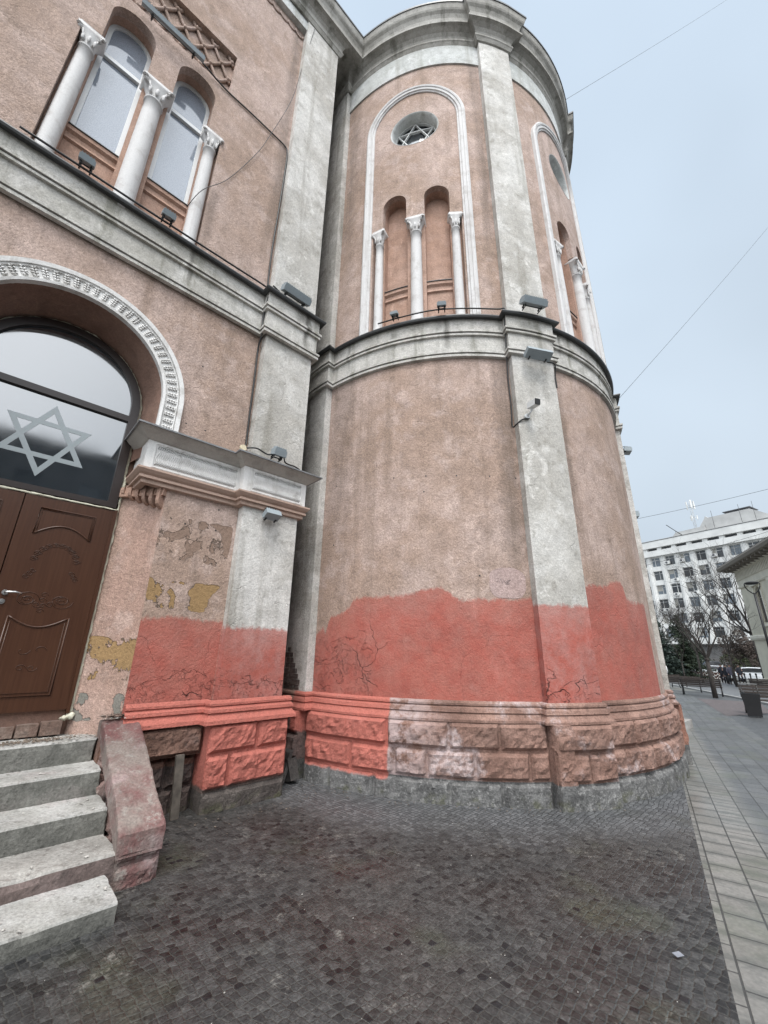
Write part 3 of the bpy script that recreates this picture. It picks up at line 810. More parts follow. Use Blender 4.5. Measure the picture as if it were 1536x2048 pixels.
# lattice panel
m = MB(); panel(m, [(MC-.86, 9.91), (MC+.86, 9.91), (MC+.86, 10.88), (MC-.86, 10.88)], [], -.11, -.2, mapW, sides=False); lp = part(m, 'lattice_panel', 'wall_up')
m = MB()
for j in range(0, 4):
    for i in range(-8, 8):
        x = -.023+.285*i+(.1425 if j % 2 else 0); z = 10.76-.235*j
        for sx in (-1, 1):
            x2, z2 = x+sx*.1425, z-.235
            pts = []
            for q in range(5):
                xx, zz = x+(x2-x)*q/4, z+(z2-z)*q/4
                if MC-.84 < xx < MC+.84 and 9.93 < zz < 10.86: pts.append(mapW(xx, zz, -.085+.004*(q % 2)))
            if len(pts) > 1: tube(m, pts, .024, 7)
        if MC-.8 < x < MC+.8:
            blob(m, mapW(x, z, -.07), .035, .035, .035, i+j, .1, 7, 5)
    for i in range(-8, 8):     # half diamonds at the top edge
        if j == 0:
            x = -.023+.285*i
            for sx in (-1, 1):
                a = (x, 10.76); b = (x+sx*.06, 10.86)
                if MC-.84 < a[0] < MC+.84 and MC-.84 < b[0] < MC+.84: tube(m, [mapW(*a, -.085), mapW(*b, -.085)], .024, 7)
m.obj('lattice_bars', 'wall_up', lp)

# pilasters of the front
def pilaster(u0, u1, d, mat):
    m = MB()
    def bx(z0, z1):
        pts = [(d, z0), (d, z1)]
        ids = []
        path = [(u0, 0), (u0, d), (u1, d), (u1, -.95)]
        sweep(m, [(0, z0), (0, z1)], path, mapW)
    bx(.9, 13.8)
    return part(m, 'pilaster', mat)
pilaster(1.965, 2.72, .13, 'pil')
pilaster(AC*2-2.72, AC*2-1.965, .13, 'pil')
STR = [(0, ZS0-.05), (.05, ZS0-.045), (.05, ZS0-.005), (.012, ZS0-.004), (.012, ZS0+.012), (.062, ZS0+.014), (.062, ZS0+.05), (.02, ZS0+.06), (.02, 6.10), (.055, 6.102), (.055, 6.135), (.012, 6.137), (.012, 6.152), (.07, 6.154), (.07, 6.19), (.035, 6.20), (.04, 6.42)]
SFL = [(.048, 6.405), (.105, 6.40), (.115, 6.425), (.11, 6.445), (-.05, 6.52)]
PW = [(-3.2, .02), (1.94, .02), (1.94, .15), (2.745, .15), (2.745, -.95)]
m = MB(); sweep(m, STR, PW, mapW); s = part(m, 'string_course', 'band')
m = MB(); sweep(m, SFL, PW, mapW); m.obj('flashing', 'flash', s)

COR = [(0, 13.72), (.03, 13.73), (.06, 13.80), (.075, 13.82), (.075, 13.87), (.05, 13.89), (.06, 13.99), (.10, 14.06), (.17, 14.11)]
COR2 = [(.17, 14.11), (.225, 14.13), (.225, 14.19), (.20, 14.20), (.185, 14.24), (.195, 14.36), (.225, 14.45), (.265, 14.50), (.28, 14.54), (.30, 14.68)]
CFL = [(.30, 14.68), (.315, 14.68), (.315, 14.73), (.0, 14.78), (-.5, 14.8)]
m = MB(); sweep(m, COR, [(-3.3, .12), (2.735, .12), (2.735, -.95)], mapW)
sweep(m, [(-.9, 14.11)]+COR2, [(-3.3, .12), (3.5, .12)], mapW); c = part(m, 'cornice', 'cornice')
m = MB(); sweep(m, CFL, [(-3.3, .12), (3.2, .12)], mapW); m.obj('flashing', 'flash', c)

# recess wall between front and apse, masonry core, roofs
m = MB(); boxw(m, F(2.6, -5.50, -.3), U*1.2, Nn*-.3, Z*14.4); part(m, 'wall', 'pil_flank')
m = MB(); boxw(m, F(-3.2, -5.62, -.3), U*20, Nn*-9, Z*14.9); part(m, 'wall', 'wall_up')
m = MB()
for (z, d, t0, t1) in ((14.76, .2, -137, 44),):
    ids = [m.p(TC+Z*z)]
    n = 60
    rim = [m.p(mapT(TH(t0+(t1-t0)*i/n), z, d)) for i in range(n+1)]
    for i in range(n): m.face([ids[0], rim[i], rim[i+1]])
boxw(m, F(-3.2, -5.6, 14.72), U*6.4, Nn*1.05, Z*.03)
part(m, 'roof', 'flash')

# exposed bricks in the gap, low down
m = MB()
rnd = random.Random(12)
for r_ in range(8):
    x = TH(-139.5)+rnd.uniform(-.04, .02); z = .985+r_*.068
    end = TH(-133.4-[.4, 0, .9, 1.6, 1.9, 3.2, 3.6, 4.6][r_])
    while x < end:
        w_ = min(rnd.uniform(.09, .15), end-x+rnd.uniform(0, .03))
        if w_ > .03: boxm(m, x, x+w_-.008, z+rnd.uniform(-.002, .002), z+.058, .09, .122+rnd.uniform(0, .006), mapT)
        x += w_
part(m, 'brickwork', 'brickrow')

# ------------------------------------------------------------------ door bay
def mirU(u, flip): return 2*AC-u if flip else u
for fl in (0, 1):
    m = MB(); L = 0
    pl = [(.80, -.44), (1.075, -.13), (1.137, 0.001)]
    dist = [0, .41, .55]; rows = []
    for (u_, d_), ds in zip(pl, dist):
        rows.append([m.p(mapW(mirU(u_, fl), z, d_), (ds, z)) for z in (.70, 1.2, 2, 3.22)])
    for i in range(2):
        for j in range(3): m.face([rows[i][j], rows[i+1][j], rows[i+1][j+1], rows[i][j+1]])
    part(m, 'door_jamb', 'jamb')
m = MB(); rows = []
pa = [(AC+.87, 3.5)]+arc(AC, 4.14, .87, 0, 180, 40)+[(AC-.87, 3.5)]
pb = [(AC+.775, 3.5)]+arc(AC, 4.14, .775, 0, 180, 40)+[(AC-.775, 3.5)]
a_ = [m.p(mapW(x, z, -.001), (x, z)) for x, z in pa]; b_ = [m.p(mapW(x, z, -.47), (x, z)) for x, z in pb]
for i in range(len(pa)-1): m.face([a_[i], b_[i], b_[i+1], a_[i+1]])
part(m, 'arch_reveal', 'soffit')
m = MB(); panel(m, [(AC-.9, .7), (AC+.9, .7), (AC+.9, 5.1), (AC-.9, 5.1)], [[(AC-.70, .93), (AC+.70, .93), (AC+.70, 4.14)]+arc(AC, 4.14, .70, 0, 180, 30)], -.455, -.6, mapW); part(m, 'wall', 'soffit')

# archivolt: fillets and acanthus lobes
m = MB()
def ring(rp, nseg=64, z0=3.80):
    """rp [(radius, d)] swept round the arch with short straight legs"""
    st = [(AC, z0, 0, 1)]
    P = []
    for s_ in (1,):
        P.append([(AC+r, z0, d) for r, d in rp])
    for k in range(nseg+1):
        a = PI*k/nseg
        P.append([(AC+r*math.cos(a), 4.14+r*math.sin(a), d) for r, d in rp])
    P.append([(AC-r, z0, d) for r, d in rp])
    ids = [[m.p(mapW(*q), (q[0], q[1])) for q in row] for row in P]
    for i in range(len(ids)-1):
        for j in range(len(rp)-1): m.face([ids[i][j], ids[i][j+1], ids[i+1][j+1], ids[i+1][j]])
ring([(.868, -.05), (.868, .055), (.895, .06), (.905, .04), (.91, .030), (1.02, .030), (1.025, .045), (1.035, .05), (1.045, .03), (1.05, .055), (1.095, .06), (1.10, .0)])
def leafring(rc, a, wdt, col):
    pass
for k in range(44):
    # position along the ring
    s_ = (k+.5)/44*(PI*.965+2*.34)
    if s_ < .34: x, z, tx, tz, nx, nz = AC+.965, 3.8+s_, 0, 1, 1, 0
    elif s_ > .34+PI*.965: q = s_-.34-PI*.965; x, z, tx, tz, nx, nz = AC-.965, 4.14-q, 0, -1, -1, 0
    else:
        a = (s_-.34)/.965; x, z = AC+.965*math.cos(a), 4.14+.965*math.sin(a); tx, tz = -math.sin(a), math.cos(a); nx, nz = math.cos(a), math.sin(a)
    for j in range(4):
        rr = (-.042+.028*j); hw = .026-.004*abs(j-1.5)
        for sgn in (-1, 1):
            pts = []
            for q in range(4):
                t = q/3
                du = sgn*(.004+hw*t); dr = rr+.020*math.sin(t*2.2)
                pts.append(mapW(x+tx*du+nx*dr, z+tz*du+nz*dr, .030+.012*math.sin(PI*min(1, t+.25))))
            tube(m, pts, .0105, 5, r1=.008)
part(m, 'archivolt', 'white')

# mounting foam, ragged
def foam(pts, r, seed, name='foam'):
    m = MB(); P = []
    for (a, b) in zip(pts, pts[1:]):
        a, b = Vector(a), Vector(b); k = max(1, int((b-a).length/.02))
        for i in range(k): P.append(a+(b-a)*i/k)
    P.append(Vector(pts[-1])); n = len(P); rows = []
    for i, p in enumerate(P):
        t = (P[min(i+1, n-1)]-P[max(i-1, 0)]).normalized(); a = t.cross(Nn).normalized(); b = t.cross(a)
        row = []
        for k in range(8):
            an = 2*PI*k/8; rr = r*(1+.9*noise.noise(p*13+Vector((k*.8, seed, 0)))+.6*noise.noise(p*40+Vector((k*1.3, seed, 3))))
            row.append(m.p(p+(a*math.cos(an)+b*math.sin(an))*rr, (p.x, p.z)))
        rows.append(row)
    for i in range(n-1):
        for k in range(8): m.face([rows[i][k], rows[i][(k+1) % 8], rows[i+1][(k+1) % 8], rows[i+1][k]], True)
    m.face(rows[0]); m.face(rows[-1])
    return part(m, name, 'foam')
foam([mapW(AC+.785, .90, -.425), mapW(AC+.775, 3.3, -.425)], .016, 1)
foam([mapW(AC-.785, .90, -.425), mapW(AC-.775, 3.3, -.425)], .016, 2)
foam([mapW(x, z, -.44) for x, z in [(AC+.762, 3.3)]+arc(AC, 4.14, .762, 0, 180, 30)+[(AC-.762, 3.3)]], .017, 3)
foam([mapW(AC-.76, 2.905, -.40), mapW(AC+.77, 2.905, -.40)], .009, 4)
m = MB(); blob(m, mapW(AC+.785, .875, -.40), .035, .03, .03, 3, .25, 12, 8); blob(m, mapW(AC+.74, .862, -.39), .03, .03, .02, 5, .25, 12, 8); part(m, 'foam', 'foam')

# transom light
m = MB()
o = [(AC-.752, 2.925), (AC+.752, 2.925), (AC+.752, 4.14)]+arc(AC, 4.14, .752, 0, 180, 36)
i1 = [(AC-.665, 2.985), (AC+.665, 2.985), (AC+.665, 3.975), (AC-.665, 3.975)]
i2 = [(AC-.665, 4.045), (AC+.665, 4.045), (AC+.665, 4.14)]+arc(AC, 4.14, .665, 0, 180, 36)
panel(m, o, [i1, i2], -.395, -.47, mapW); tr = part(m, 'transom_window', 'darkframe')
m = MB(); panel(m, [(AC-.70, 2.95), (AC+.70, 2.95), (AC+.70, 4.14)]+arc(AC, 4.14, .69, 0, 180, 36), [], -.43, -.45, mapW, sides=False); m.obj('pane', 'doorglass', tr)
m = MB(); star(m, .045, 3.49, .405, .048, mapW, -.4265, -.43); m.obj('star', 'frost', tr)

# doors
def leaf(fl):
    m = MB(); a, b = (AC+.004, AC+.745)
    X = lambda x: mirU(x, fl)
    def mp(x, z, d): return mapW(X(x), z, d)
    boxm(m, a, b, .935, 2.89, -.46, -.40, mp)
    boxm(m, b, b+.028, .90, 2.90, -.47, -.385, mp)
    dd = -.398
    def T(pts, r=.009, n=6): tube(m, [mp(x, z, dd) for x, z in pts], r, n)
    top = [(.16, 2.52), (.163, 2.78), (.615, 2.78), (.613, 2.52)]
    cur = [(.613+(.16-.613)*k/12, 2.52+.105*math.sin(PI*k/12)) for k in range(13)]
    T(top); T(cur)
    T([(.178, 2.555), (.18, 2.765), (.598, 2.765), (.596, 2.555)], .004)
    bot = [(.163, 1.745), (.16, 1.065), (.612, 1.065), (.605, 1.745)]
    cur = [(.605+(.163-.605)*k/12, 1.745-.09*math.sin(PI*k/12)) for k in range(13)]
    T(bot); T(cur)
    T([(.185, 1.70), (.182, 1.09), (.59, 1.09), (.583, 1.70)], .004)
    
    rnd = random.Random(4)
    def curl(cx, cz, R, turns, f, r=.0028):
        pts = []
        for k in range(22):
            t = k/21; an = f*turns*2*PI*t; rr = R*(1-.85*t)
            pts.append(mp(cx+math.cos(an)*rr, cz+math.sin(an)*rr*.8, -.3985))
        tube(m, pts, r, 4)
    for a2 in range(15, 170, 17):
        cx, cz = .385+.17*math.cos(R_(a2)), 2.24+.19*math.sin(R_(a2))
        curl(cx, cz, .034, 1.6, 1); curl(cx+.012, cz+.01, .022, 1.3, -1)
    for sx in (-1, 1):
        curl(.385+sx*.13, 1.90, .095, 1.7, -sx, .003); curl(.385+sx*.13, 1.90, .06, 1.3, sx); curl(.385+sx*.05, 1.86, .04, 1.2, sx)
        curl(.385+sx*.06, 1.45, .06, .6, sx); curl(.385+sx*.04, 1.30, .04, 1.2, -sx)
        for q in range(3): curl(.385+sx*(.15+.02*q), 2.17-.03*q, .026, 1.4, sx)
    for q in range(4): curl(.385+rnd.uniform(-.02, .02), 1.95-.05*q, .03, 1.2, 1)
    return part(m, 'door_leaf', 'door')
L1 = leaf(0); L2 = leaf(1)
m = MB()
def disc(m, c, nrm, r, th, seg=16):
    a = nrm.cross(Z).normalized(); b = nrm.cross(a)
    q0 = [m.p(c+(a*math.cos(2*PI*k/seg)+b*math.sin(2*PI*k/seg))*r) for k in range(seg)]
    q1 = [m.p(c+nrm*th+(a*math.cos(2*PI*k/seg)+b*math.sin(2*PI*k/seg))*r*.85) for k in range(seg)]
    for k in range(seg): m.face([q0[k], q0[(k+1) % seg], q1[(k+1) % seg], q1[k]], True)
    m.face(q1); m.face(q0[::-1])
disc(m, mapW(.092, 1.945, -.40), Nn, .026, .012)
tube(m, [mapW(.092, 1.945, -.395), mapW(.092, 1.945, -.345), mapW(.105, 1.947, -.337), mapW(.16, 1.951, -.337), mapW(.205, 1.943, -.34)], .0085, 8)
disc(m, mapW(.088, 1.865, -.40), Nn, .025, .010)
disc(m, mapW(.088, 1.865, -.39), Nn, .010, .012)
m.obj('door_handle', 'chrome', L1)
# threshold bricks
m = MB()
for k in range(9):
    x = -.72+k*.165; 
    boxw(m, mapW(x, .735, -.47), U*.15, Nn*(.09+.02*(k % 3)), Z*(.085+.012*((k*7) % 3)))
part(m, 'threshold', 'brickdirt')

# impost blocks wrapping pier and pilaster
def impost(fl):
    PI_ = [(.88, -.42), (.88, .03), (1.925, .03), (1.925, .15), (2.755, .15), (2.755, -.7)]
    if fl: PI_ = [(mirU(x, 1), d) for x, d in PI_][::-1]
    m = MB(); sweep(m, [(-.04, 3.13), (.02, 3.14), (.02, 3.185), (.05, 3.19), (.05, 3.215), (.035, 3.225), (.06, 3.245), (.085, 3.275), (.085, 3.295), (.03, 3.31)], PI_, mapW)
    im = part(m, 'impost', 'tanmould')
    m = MB(); sweep(m, [(.03, 3.305), (.03, 3.635)], PI_, mapW)
    # raised border strips and herringbone carving
    segs = [(.92, 1.87, .06), (2.0, 2.72, .18)]
    for x0, x1, d in segs:
        xa, xb = (mirU(x1, 1), mirU(x0, 1)) if fl else (x0, x1)
        boxm(m, xa, xb, 3.325, 3.338, d-.01, d+.008, mapW); boxm(m, xa, xb, 3.60, 3.613, d-.01, d+.008, mapW)
        for xx in (xa, xb-.013): boxm(m, xx, xx+.013, 3.338, 3.60, d-.01, d+.008, mapW)
        n = int((xb-xa-.04)/.021)
        for k in range(n):
            xk = xa+.03+k*.021
            tube(m, [mapW(xk, 3.355, d), mapW(xk+.016, 3.40, d+.006), mapW(xk-.002, 3.445, d), mapW(xk+.015, 3.49, d+.006), mapW(xk, 3.535, d), mapW(xk+.012, 3.585, d+.004)], .0085, 4)
    m.obj('frieze', 'white', im)
    m = MB(); sweep(m, [(.03, 3.63), (.045, 3.635), (.075, 3.66), (.10, 3.68), (.13, 3.70), (.165, 3.735)], PI_, mapW)
    m.obj('cornice', 'greymould', im)
    m = MB(); sweep(m, [(.165, 3.732), (.185, 3.73), (.185, 3.748), (.0, 3.84), (-.2, 3.86)], PI_, mapW); m.obj('flashing', 'galv', im)
    # corbel ribs under the overhang
    m = MB()
    for k in range(6):
        t = k/5; u_ = .85+(1.12-.85)*t; d_ = -.40+(.36)*t
        c = mapW(mirU(u_, fl), 0, d_)
        zz = 3.10-.14*t
        rows = []
        T2 = (mapW(1.115, 0, -.04)-mapW(.83, 0, -.40)).normalized(); 
        if fl: T2 = (mapW(mirU(1.115, 1), 0, -.04)-mapW(mirU(.83, 1), 0, -.40)).normalized()
        O2 = T2.cross(Z) 
        if O2.dot(mapW(AC, 0, 0)-c) < 0: O2 = -O2
        pr = [(-.03, 3.16), (.085, 3.16), (.085, zz+.03), (.075, zz+.0), (.05, zz-.025), (.02, zz-.04), (-.03, zz-.05)]
        q0 = [m.p(c+O2*o_+Z*z_-T2*.019, (o_, z_)) for o_, z_ in pr]; q1 = [m.p(c+O2*o_+Z*z_+T2*.019, (o_, z_)) for o_, z_ in pr]
        m.face(q0); m.face(q1[::-1])
        for e_ in range(len(pr)): m.face([q0[e_], q0[(e_+1) % len(pr)], q1[(e_+1) % len(pr)], q1[e_]])
    a0 = mapW(mirU(.80, fl), 0, -.44); a1 = mapW(mirU(1.137, fl), 0, -.0)
    dirv = (a1-a0); nn = dirv.cross(Z).normalized()
    if nn.dot(mapW(AC, 0, 0)-a0) < 0: nn = -nn
    boxw(m, a0+Z*3.06-nn*.1, dirv, nn*.15, Z*.10)
    m.obj('corbel', 'niche', im)
impost(0); impost(1)

# front plinth
def plinth(fl):
    X = lambda x: mirU(x, fl)
    mp = (lambda x, z, d: mapW(mirU(x, fl), z, d))
    ML = [(0, .985), (.02, .98), (.035, .955), (.035, .935), (.02, .925), (.045, .90), (.05, .87), (.03, .86), (.05, .83), (.075, .80), (.08, .765), (.0, .76)]
    m = MB(); sweep(m, ML, [(1.145, .02), (1.90, .02), (1.90, .16), (2.79, .16), (2.79, -.75)] , mp)
    part(m, 'plinth_moulding', 'plinth_pil')
    m = MB(); rust(m, mp, [(-.25, .17, []), (.18, .485, [2.14]), (.495, .765, [2.43])], 1.90, 2.80, .205, seed=3+fl)
    boxm(m, 1.905, 2.79, -.25, .765, -.75, .17, mp)
    part(m, 'plinth', 'plinth_pil')
    m = MB(); rust(m, mp, [(.49, .76, [])], 1.0, 1.90, .06, amp=.03, seed=6)
    rust(m, mp, [(-.25, .20, [1.50, 1.72]), (.205, .485, [1.62])], 1.0, 1.90, -.04, amp=.04, seed=9)
    part(m, 'plinth', 'plinth_wall')
plinth(0); plinth(1)

# ------------------------------------------------------------------ APSE
TCEN = TH(-104.9); PITCH = R_(58.3)*3.42
bays = [TCEN, TCEN+PITCH, TCEN+2*PITCH]
A0, A1 = TH(-132), TH(46)
zN0, zNC, zNS, rN, xN, hN = ZS1-.05, 8.76, 9.24, .222, .386, .805
hol = []
for b in bays:
    hol.append(triple_hole(b, hN, xN, rN, zN0, zNC, zNS, 12))
    hol.append(arc(b, 11.23, .48, 0, 350, 35))
m = MB(); panel(m, [(A0, .9), (A1, .9), (A1, 13.2), (A0, 13.2)], hol, 0, -.10, mapT, .13); part(m, 'apse_wall', 'apse')
m = MB(); extr(m, [(-.1, 13.10), (.028, 13.10), (.028, 13.8), (-.1, 13.8)], A0, A1, mapT, .13); part(m, 'frieze', 'frieze_grey')
PEXT = [(TH(-82), TH(-70.7)), (TH(-23.9), TH(-12.4)), (TH(34.5), TH(46))]
for i, (a, b) in enumerate(PEXT):
    m = MB(); extr(m, [(-.1, .9), (.12, .9), (.12, 13.8), (-.1, 13.8)], a, b, mapT, .11); part(m, 'pilaster', 'pil_apse')
m = MB(); extr(m, [(-.1, .9), (.12, .9), (.12, 13.8), (-.1, 13.8)], TH(-146), TH(-131.4), mapT, .11); part(m, 'pilaster', 'pil_flank')
def tpath(dd=0, e=.01):
    P = [(TH(-146), .12+dd), (TH(-131.3)+e, .12+dd), (TH(-131.3)+e, dd)]
    for a, b in PEXT: P += [(a-e, dd), (a-e, .12+dd), (b+e, .12+dd), (b+e, dd)]
    return P
tp = tpath()
STRT = [(o, z-.06) for o, z in STR]; SFLT = [(o, z-.06) for o, z in SFL]
m = MB(); sweep(m, STRT, tp, mapT, .11); s = part(m, 'string_course', 'band')
m = MB(); sweep(m, SFLT, tp, mapT, .11); m.obj('flashing', 'flash', s)
m = MB(); sweep(m, COR+COR2[1:], tp, mapT, .11); c = part(m, 'cornice', 'cornice')
m = MB(); sweep(m, CFL, tp, mapT, .11); m.obj('flashing', 'flash', c)
MLT = [(0, .975), (.015, .97), (.03, .95), (.03, .93), (.015, .92), (.035, .90), (.045, .86), (.03, .85), (.05, .82), (.075, .79), (.075, .765), (0, .76)]
m = MB()
sweep(m, MLT, tp, mapT, .08); part(m, 'plinth_moulding', 'plinth_apse')
def rT(a, b, d, r1, r2, r3, mat, seed):
    m = MB(); rust(m, mapT, [(-.35, .205, r3), (.218, .485, r2), (.497, .765, r1)], a, b, d, res=.028, seed=seed)
    part(m, 'plinth', mat)
rT(TH(-131.2), TH(-82.3), .085, [TH(-111.5), TH(-100), TH(-91)], [TH(-119), TH(-110), TH(-104), TH(-95.5), TH(-86)], [TH(-124), TH(-114), TH(-100), TH(-91)], 'plinth_apse', 11)
rT(TH(-82.4), TH(-70.4), .205, [], [TH(-76)], [], 'plinth_apse', 12)
rT(TH(-70.2), TH(-24.4), .085, [TH(-62), TH(-53), TH(-43), TH(-34)], [TH(-66), TH(-57), TH(-48), TH(-38)], [TH(-61), TH(-50), TH(-40), TH(-33)], 'plinth_apse', 13)
rT(TH(-24.3), TH(-12.2), .205, [], [TH(-18)], [], 'plinth_far', 14)
rT(TH(-12), TH(34), .085, [TH(0), TH(15)], [TH(-5), TH(10)], [TH(5), TH(20)], 'plinth_far', 15)
for a_, mt_ in ((TH(-82.4), 'plinth_apse'), (TH(-24.3), 'plinth_far')):
    m = MB(); rust(m, (lambda a_: (lambda x, z, d: mapT(a_-d-.012, z, x)))(a_), [(-.35, .205, []), (.218, .485, []), (.497, .765, [])], .06, .225, -.01, res=.02, amp=.015, bulge=.01, seed=41)
    m.uv = [(TH(-80), v_) for u_, v_ in m.uv]; part(m, 'plinth', mt_)
rT(TH(-145), TH(-131.4), .205, [], [], [], 'plinth_flank', 16)

for b in bays:
    triple(mapT, b, hN, xN, rN, zN0, zNC, zNS, -.10, -.24, .12, False, .094, -.06)
    # blind arch moulding
    m = MB(); zsp = 11.46; rin = .835
    prof = [(rin, -.0), (rin, .02), (rin+.03, .026), (rin+.035, .045), (rin+.085, .05), (rin+.09, .062), (rin+.125, .07), (rin+.155, .055), (rin+.165, .0)]
    P = [[(b+r, zN0, d) for r, d in prof]]
    nz = 10
    for k in range(1, nz): P.append([(b+r, zN0+(zsp-zN0)*k/nz, d) for r, d in prof])
    for k in range(41):
        a = PI*k/40; P.append([(b+r*math.cos(a), zsp+r*math.sin(a), d) for r, d in prof])
    for k in range(nz-1, 0, -1): P.append([(b-r, zN0+(zsp-zN0)*k/nz, d) for r, d in prof])
    P.append([(b-r, zN0, d) for r, d in prof])
    ids = [[m.p(mapT(*q), (q[0], q[1])) for q in row] for row in P]
    for i in range(len(ids)-1):
        for j in range(len(prof)-1): m.face([ids[i][j], ids[i][j+1], ids[i+1][j+1], ids[i+1][j]])
    part(m, 'arch_moulding', 'whitecol')
    # oculus
    m = MB(); n = 36; rr = []
    for (r, d) in ((.481, .004), (.47, .002), (.455, -.04), (.45, -.30)):
        rr.append([m.p(mapT(b+r*math.cos(2*PI*k/n), 11.23+r*math.sin(2*PI*k/n), d), (0, 0)) for k in range(n)])
    for i in range(3):
        for k in range(n): m.face([rr[i][k], rr[i][(k+1) % n], rr[i+1][(k+1) % n], rr[i+1][k]], True)
    oc = part(m, 'round_window', 'greymould' if False else 'frieze_grey')
    m = MB(); panel(m, arc(b, 11.23, .46, 0, 350, 35), [], -.235, -.3, mapT, sides=False); m.obj('pane', 'doorglass', oc)
    m = MB(); star(m, b, 11.23, .45, .020, mapT, -.175, -.215)
    ids = [[m.p(mapT(b+r*math.cos(2*PI*k/n), 11.23+r*math.sin(2*PI*k/n), d)) for k in range(n)] for r, d in ((.452, -.18), (.43, -.18), (.43, -.22))]
    for i in range(2):
        for k in range(n): m.face([ids[i][k], ids[i][(k+1) % n], ids[i+1][(k+1) % n], ids[i+1][k]])
    m.obj('star', 'whitebars', oc)

# overpainted pale patch with a faint scrawl, drilled holes
MAT['over'] = stucco('pale overpaint', (.39, .285, .26), (.45, .345, .32), (.31, .22, .20))
MAT['scrawl'] = plain('faded scrawl', (.24, .20, .20), .9)
out = []
for k in range(40):
    a = 2*PI*k/40; r = .235*(1+.07*noise.noise(Vector((math.cos(a)*2, math.sin(a)*2, 3))))
    ca, sa = math.cos(a), math.sin(a); q = (abs(ca)**3+abs(sa)**3)**(-1/3)
    out.append((TH(-86.9)+r*q*ca*.97, 2.305+r*q*sa*.80))
m = MB(); panel(m, out, [], .003, 0, mapT, .1); ov = part(m, 'overpaint_patch', 'over')
m = MB()
pts = [(-.10, .0), (-.09, .05), (-.075, .0), (-.055, .055), (-.035, -.01), (-.02, .03), (.0, .0), (.02, .02), (.07, .035), (.03, .0), (.0, -.02), (.05, -.015)]
tube(m, [mapT(TH(-87.4)+x, 2.31+z, .005) for x, z in pts], .003, 4); m.obj('scrawl', 'scrawl', ov)
for th, z in [(-110.9, 3.78), (-103.3, 3.76), (-96.4, 3.74), (-89, 3.73), (-103.8, 3.53), (-127.3, 3.84), (-127.2, 2.92), (-92.6, 2.39), (-83, 3.72)]:
    m = MB(); disc(m, mapT(TH(th), z, .0015), (mapT(TH(th), z, 1)-mapT(TH(th), z, 0)), .011, .001, 8); part(m, 'drill_hole', 'black')
for u_, z_ in [(1.255, 4.84), (1.193, 4.0), (1.416, 3.996), (1.381, 2.8), (1.727, 2.795), (1.726, 3.05)]:
    m = MB(); disc(m, mapW(u_, z_, .0015), Nn, .010, .001, 8); part(m, 'drill_hole', 'black')

# ------------------------------------------------------------------ fixtures on the building
def flood(w_, h_, dpt, label, loc, rz, tilt=0.0, name='floodlight', group='floodlights on the facade', stand=.03, down=False):
    t = thing(name, label, 'floodlight', loc, group, rz)
    def sub(nm, fn, mat):
        m = MB(); fn(m)
        o = m.obj(nm, mat, None); o.parent = t; return o
    c, s_ = math.cos(tilt), math.sin(tilt)
    def rot(p):
        p = (p[0], -p[1], p[2]); return Vector((p[0], p[1]*c+p[2]*s_, -p[1]*s_+p[2]*c+(stand+h_/2)*(-1 if down else 1)))
    def bx(m, x0, x1, y0, y1, z0, z1):
        P = [rot((x, y, z)) for x in (x0, x1) for y in (y0, y1) for z in (z0, z1)]
        ids = [m.p(q, (q.x, q.z)) for q in P]
        for f in ((0, 1, 3, 2), (4, 6, 7, 5), (0, 4, 5, 1), (2, 3, 7, 6), (0, 2, 6, 4), (1, 5, 7, 3)): m.face([ids[i] for i in f])
    def body(m):
        bx(m, -w_/2, w_/2, -dpt/2, dpt/2, -h_/2, h_/2*.55)
        bx(m, -w_/2+.012, w_/2-.012, -dpt/2+.012, dpt/2-.012, h_/2*.55, h_/2)
        n = max(2, int(w_/.03))
        for k in range(n): x = -w_/2+.02+(w_-.04)*k/(n-1); bx(m, x-.003, x+.003, -dpt/2+.01, dpt/2-.01, h_/2, h_/2+.012)
    def gl(m): bx(m, -w_/2+.012, w_/2-.012, dpt/2, dpt/2+.004, -h_/2+.01, h_/2*.4)
    def br(m):
        for sx in (-1, 1):
            x = sx*w_*.33; q = 1 if down else -1
            tube(m, [rot((x, 0, 0)), Vector((x, -.02, 0)), Vector((x, -dpt*.5-.05, 0))], .008, 6)
            m2 = rot((x, dpt*.25, -h_/2)); tube(m, [m2, m2+Vector((0, -.05, -.02*1))], .014, 6)
        tube(m, [Vector((-w_*.36, -.02, 0)), Vector((w_*.36, -.02, 0))], .009, 6)
    sub('housing', body, 'lampgrey'); sub('lens', gl, 'lampglass'); sub('bracket', br, 'black')
    return t
RZM = math.atan2(Nn.y, Nn.x)-PI/2
def rzT(th): return R_(th)-PI/2
def tpos(th, z, d): return mapT(TH(th), z, d)
flood(.15, .07, .11, 'small grey floodlight on the string course under the farther left upper window', mapW(-.35, 6.53, .17), RZM, .5)
flood(.15, .07, .11, 'small grey floodlight on the string course under the right upper window of the front', mapW(.50, 6.53, .17), RZM, .5)
flood(.46, .11, .14, 'wide grey floodlight on the ledge of the front corner pilaster', mapW(2.30, 6.53, .24), RZM, .55)
flood(.17, .10, .12, 'small grey floodlight standing on the impost ledge of the corner pilaster', mapW(2.28, 3.84, .27), RZM, .3)
flood(.20, .09, .12, 'grey floodlight hanging under the impost of the corner pilaster', mapW(2.29, 3.15, .24), RZM, -.5, down=True)
flood(.84, .07, .07, 'long grey linear floodlight across the foot of the lattice panel', mapW(.02, 9.78, .14), RZM, .4, name='linear_floodlight')
flood(.12, .045, .09, 'small grey floodlight on the apse ledge under the left slim column', tpos(-110, 6.44, .20), rzT(-110), .3, stand=.03)
flood(.14, .06, .09, 'small grey floodlight on the apse ledge under the right blind niche', tpos(-98.3, 6.44, .20), rzT(-98.3), .4, stand=.04)
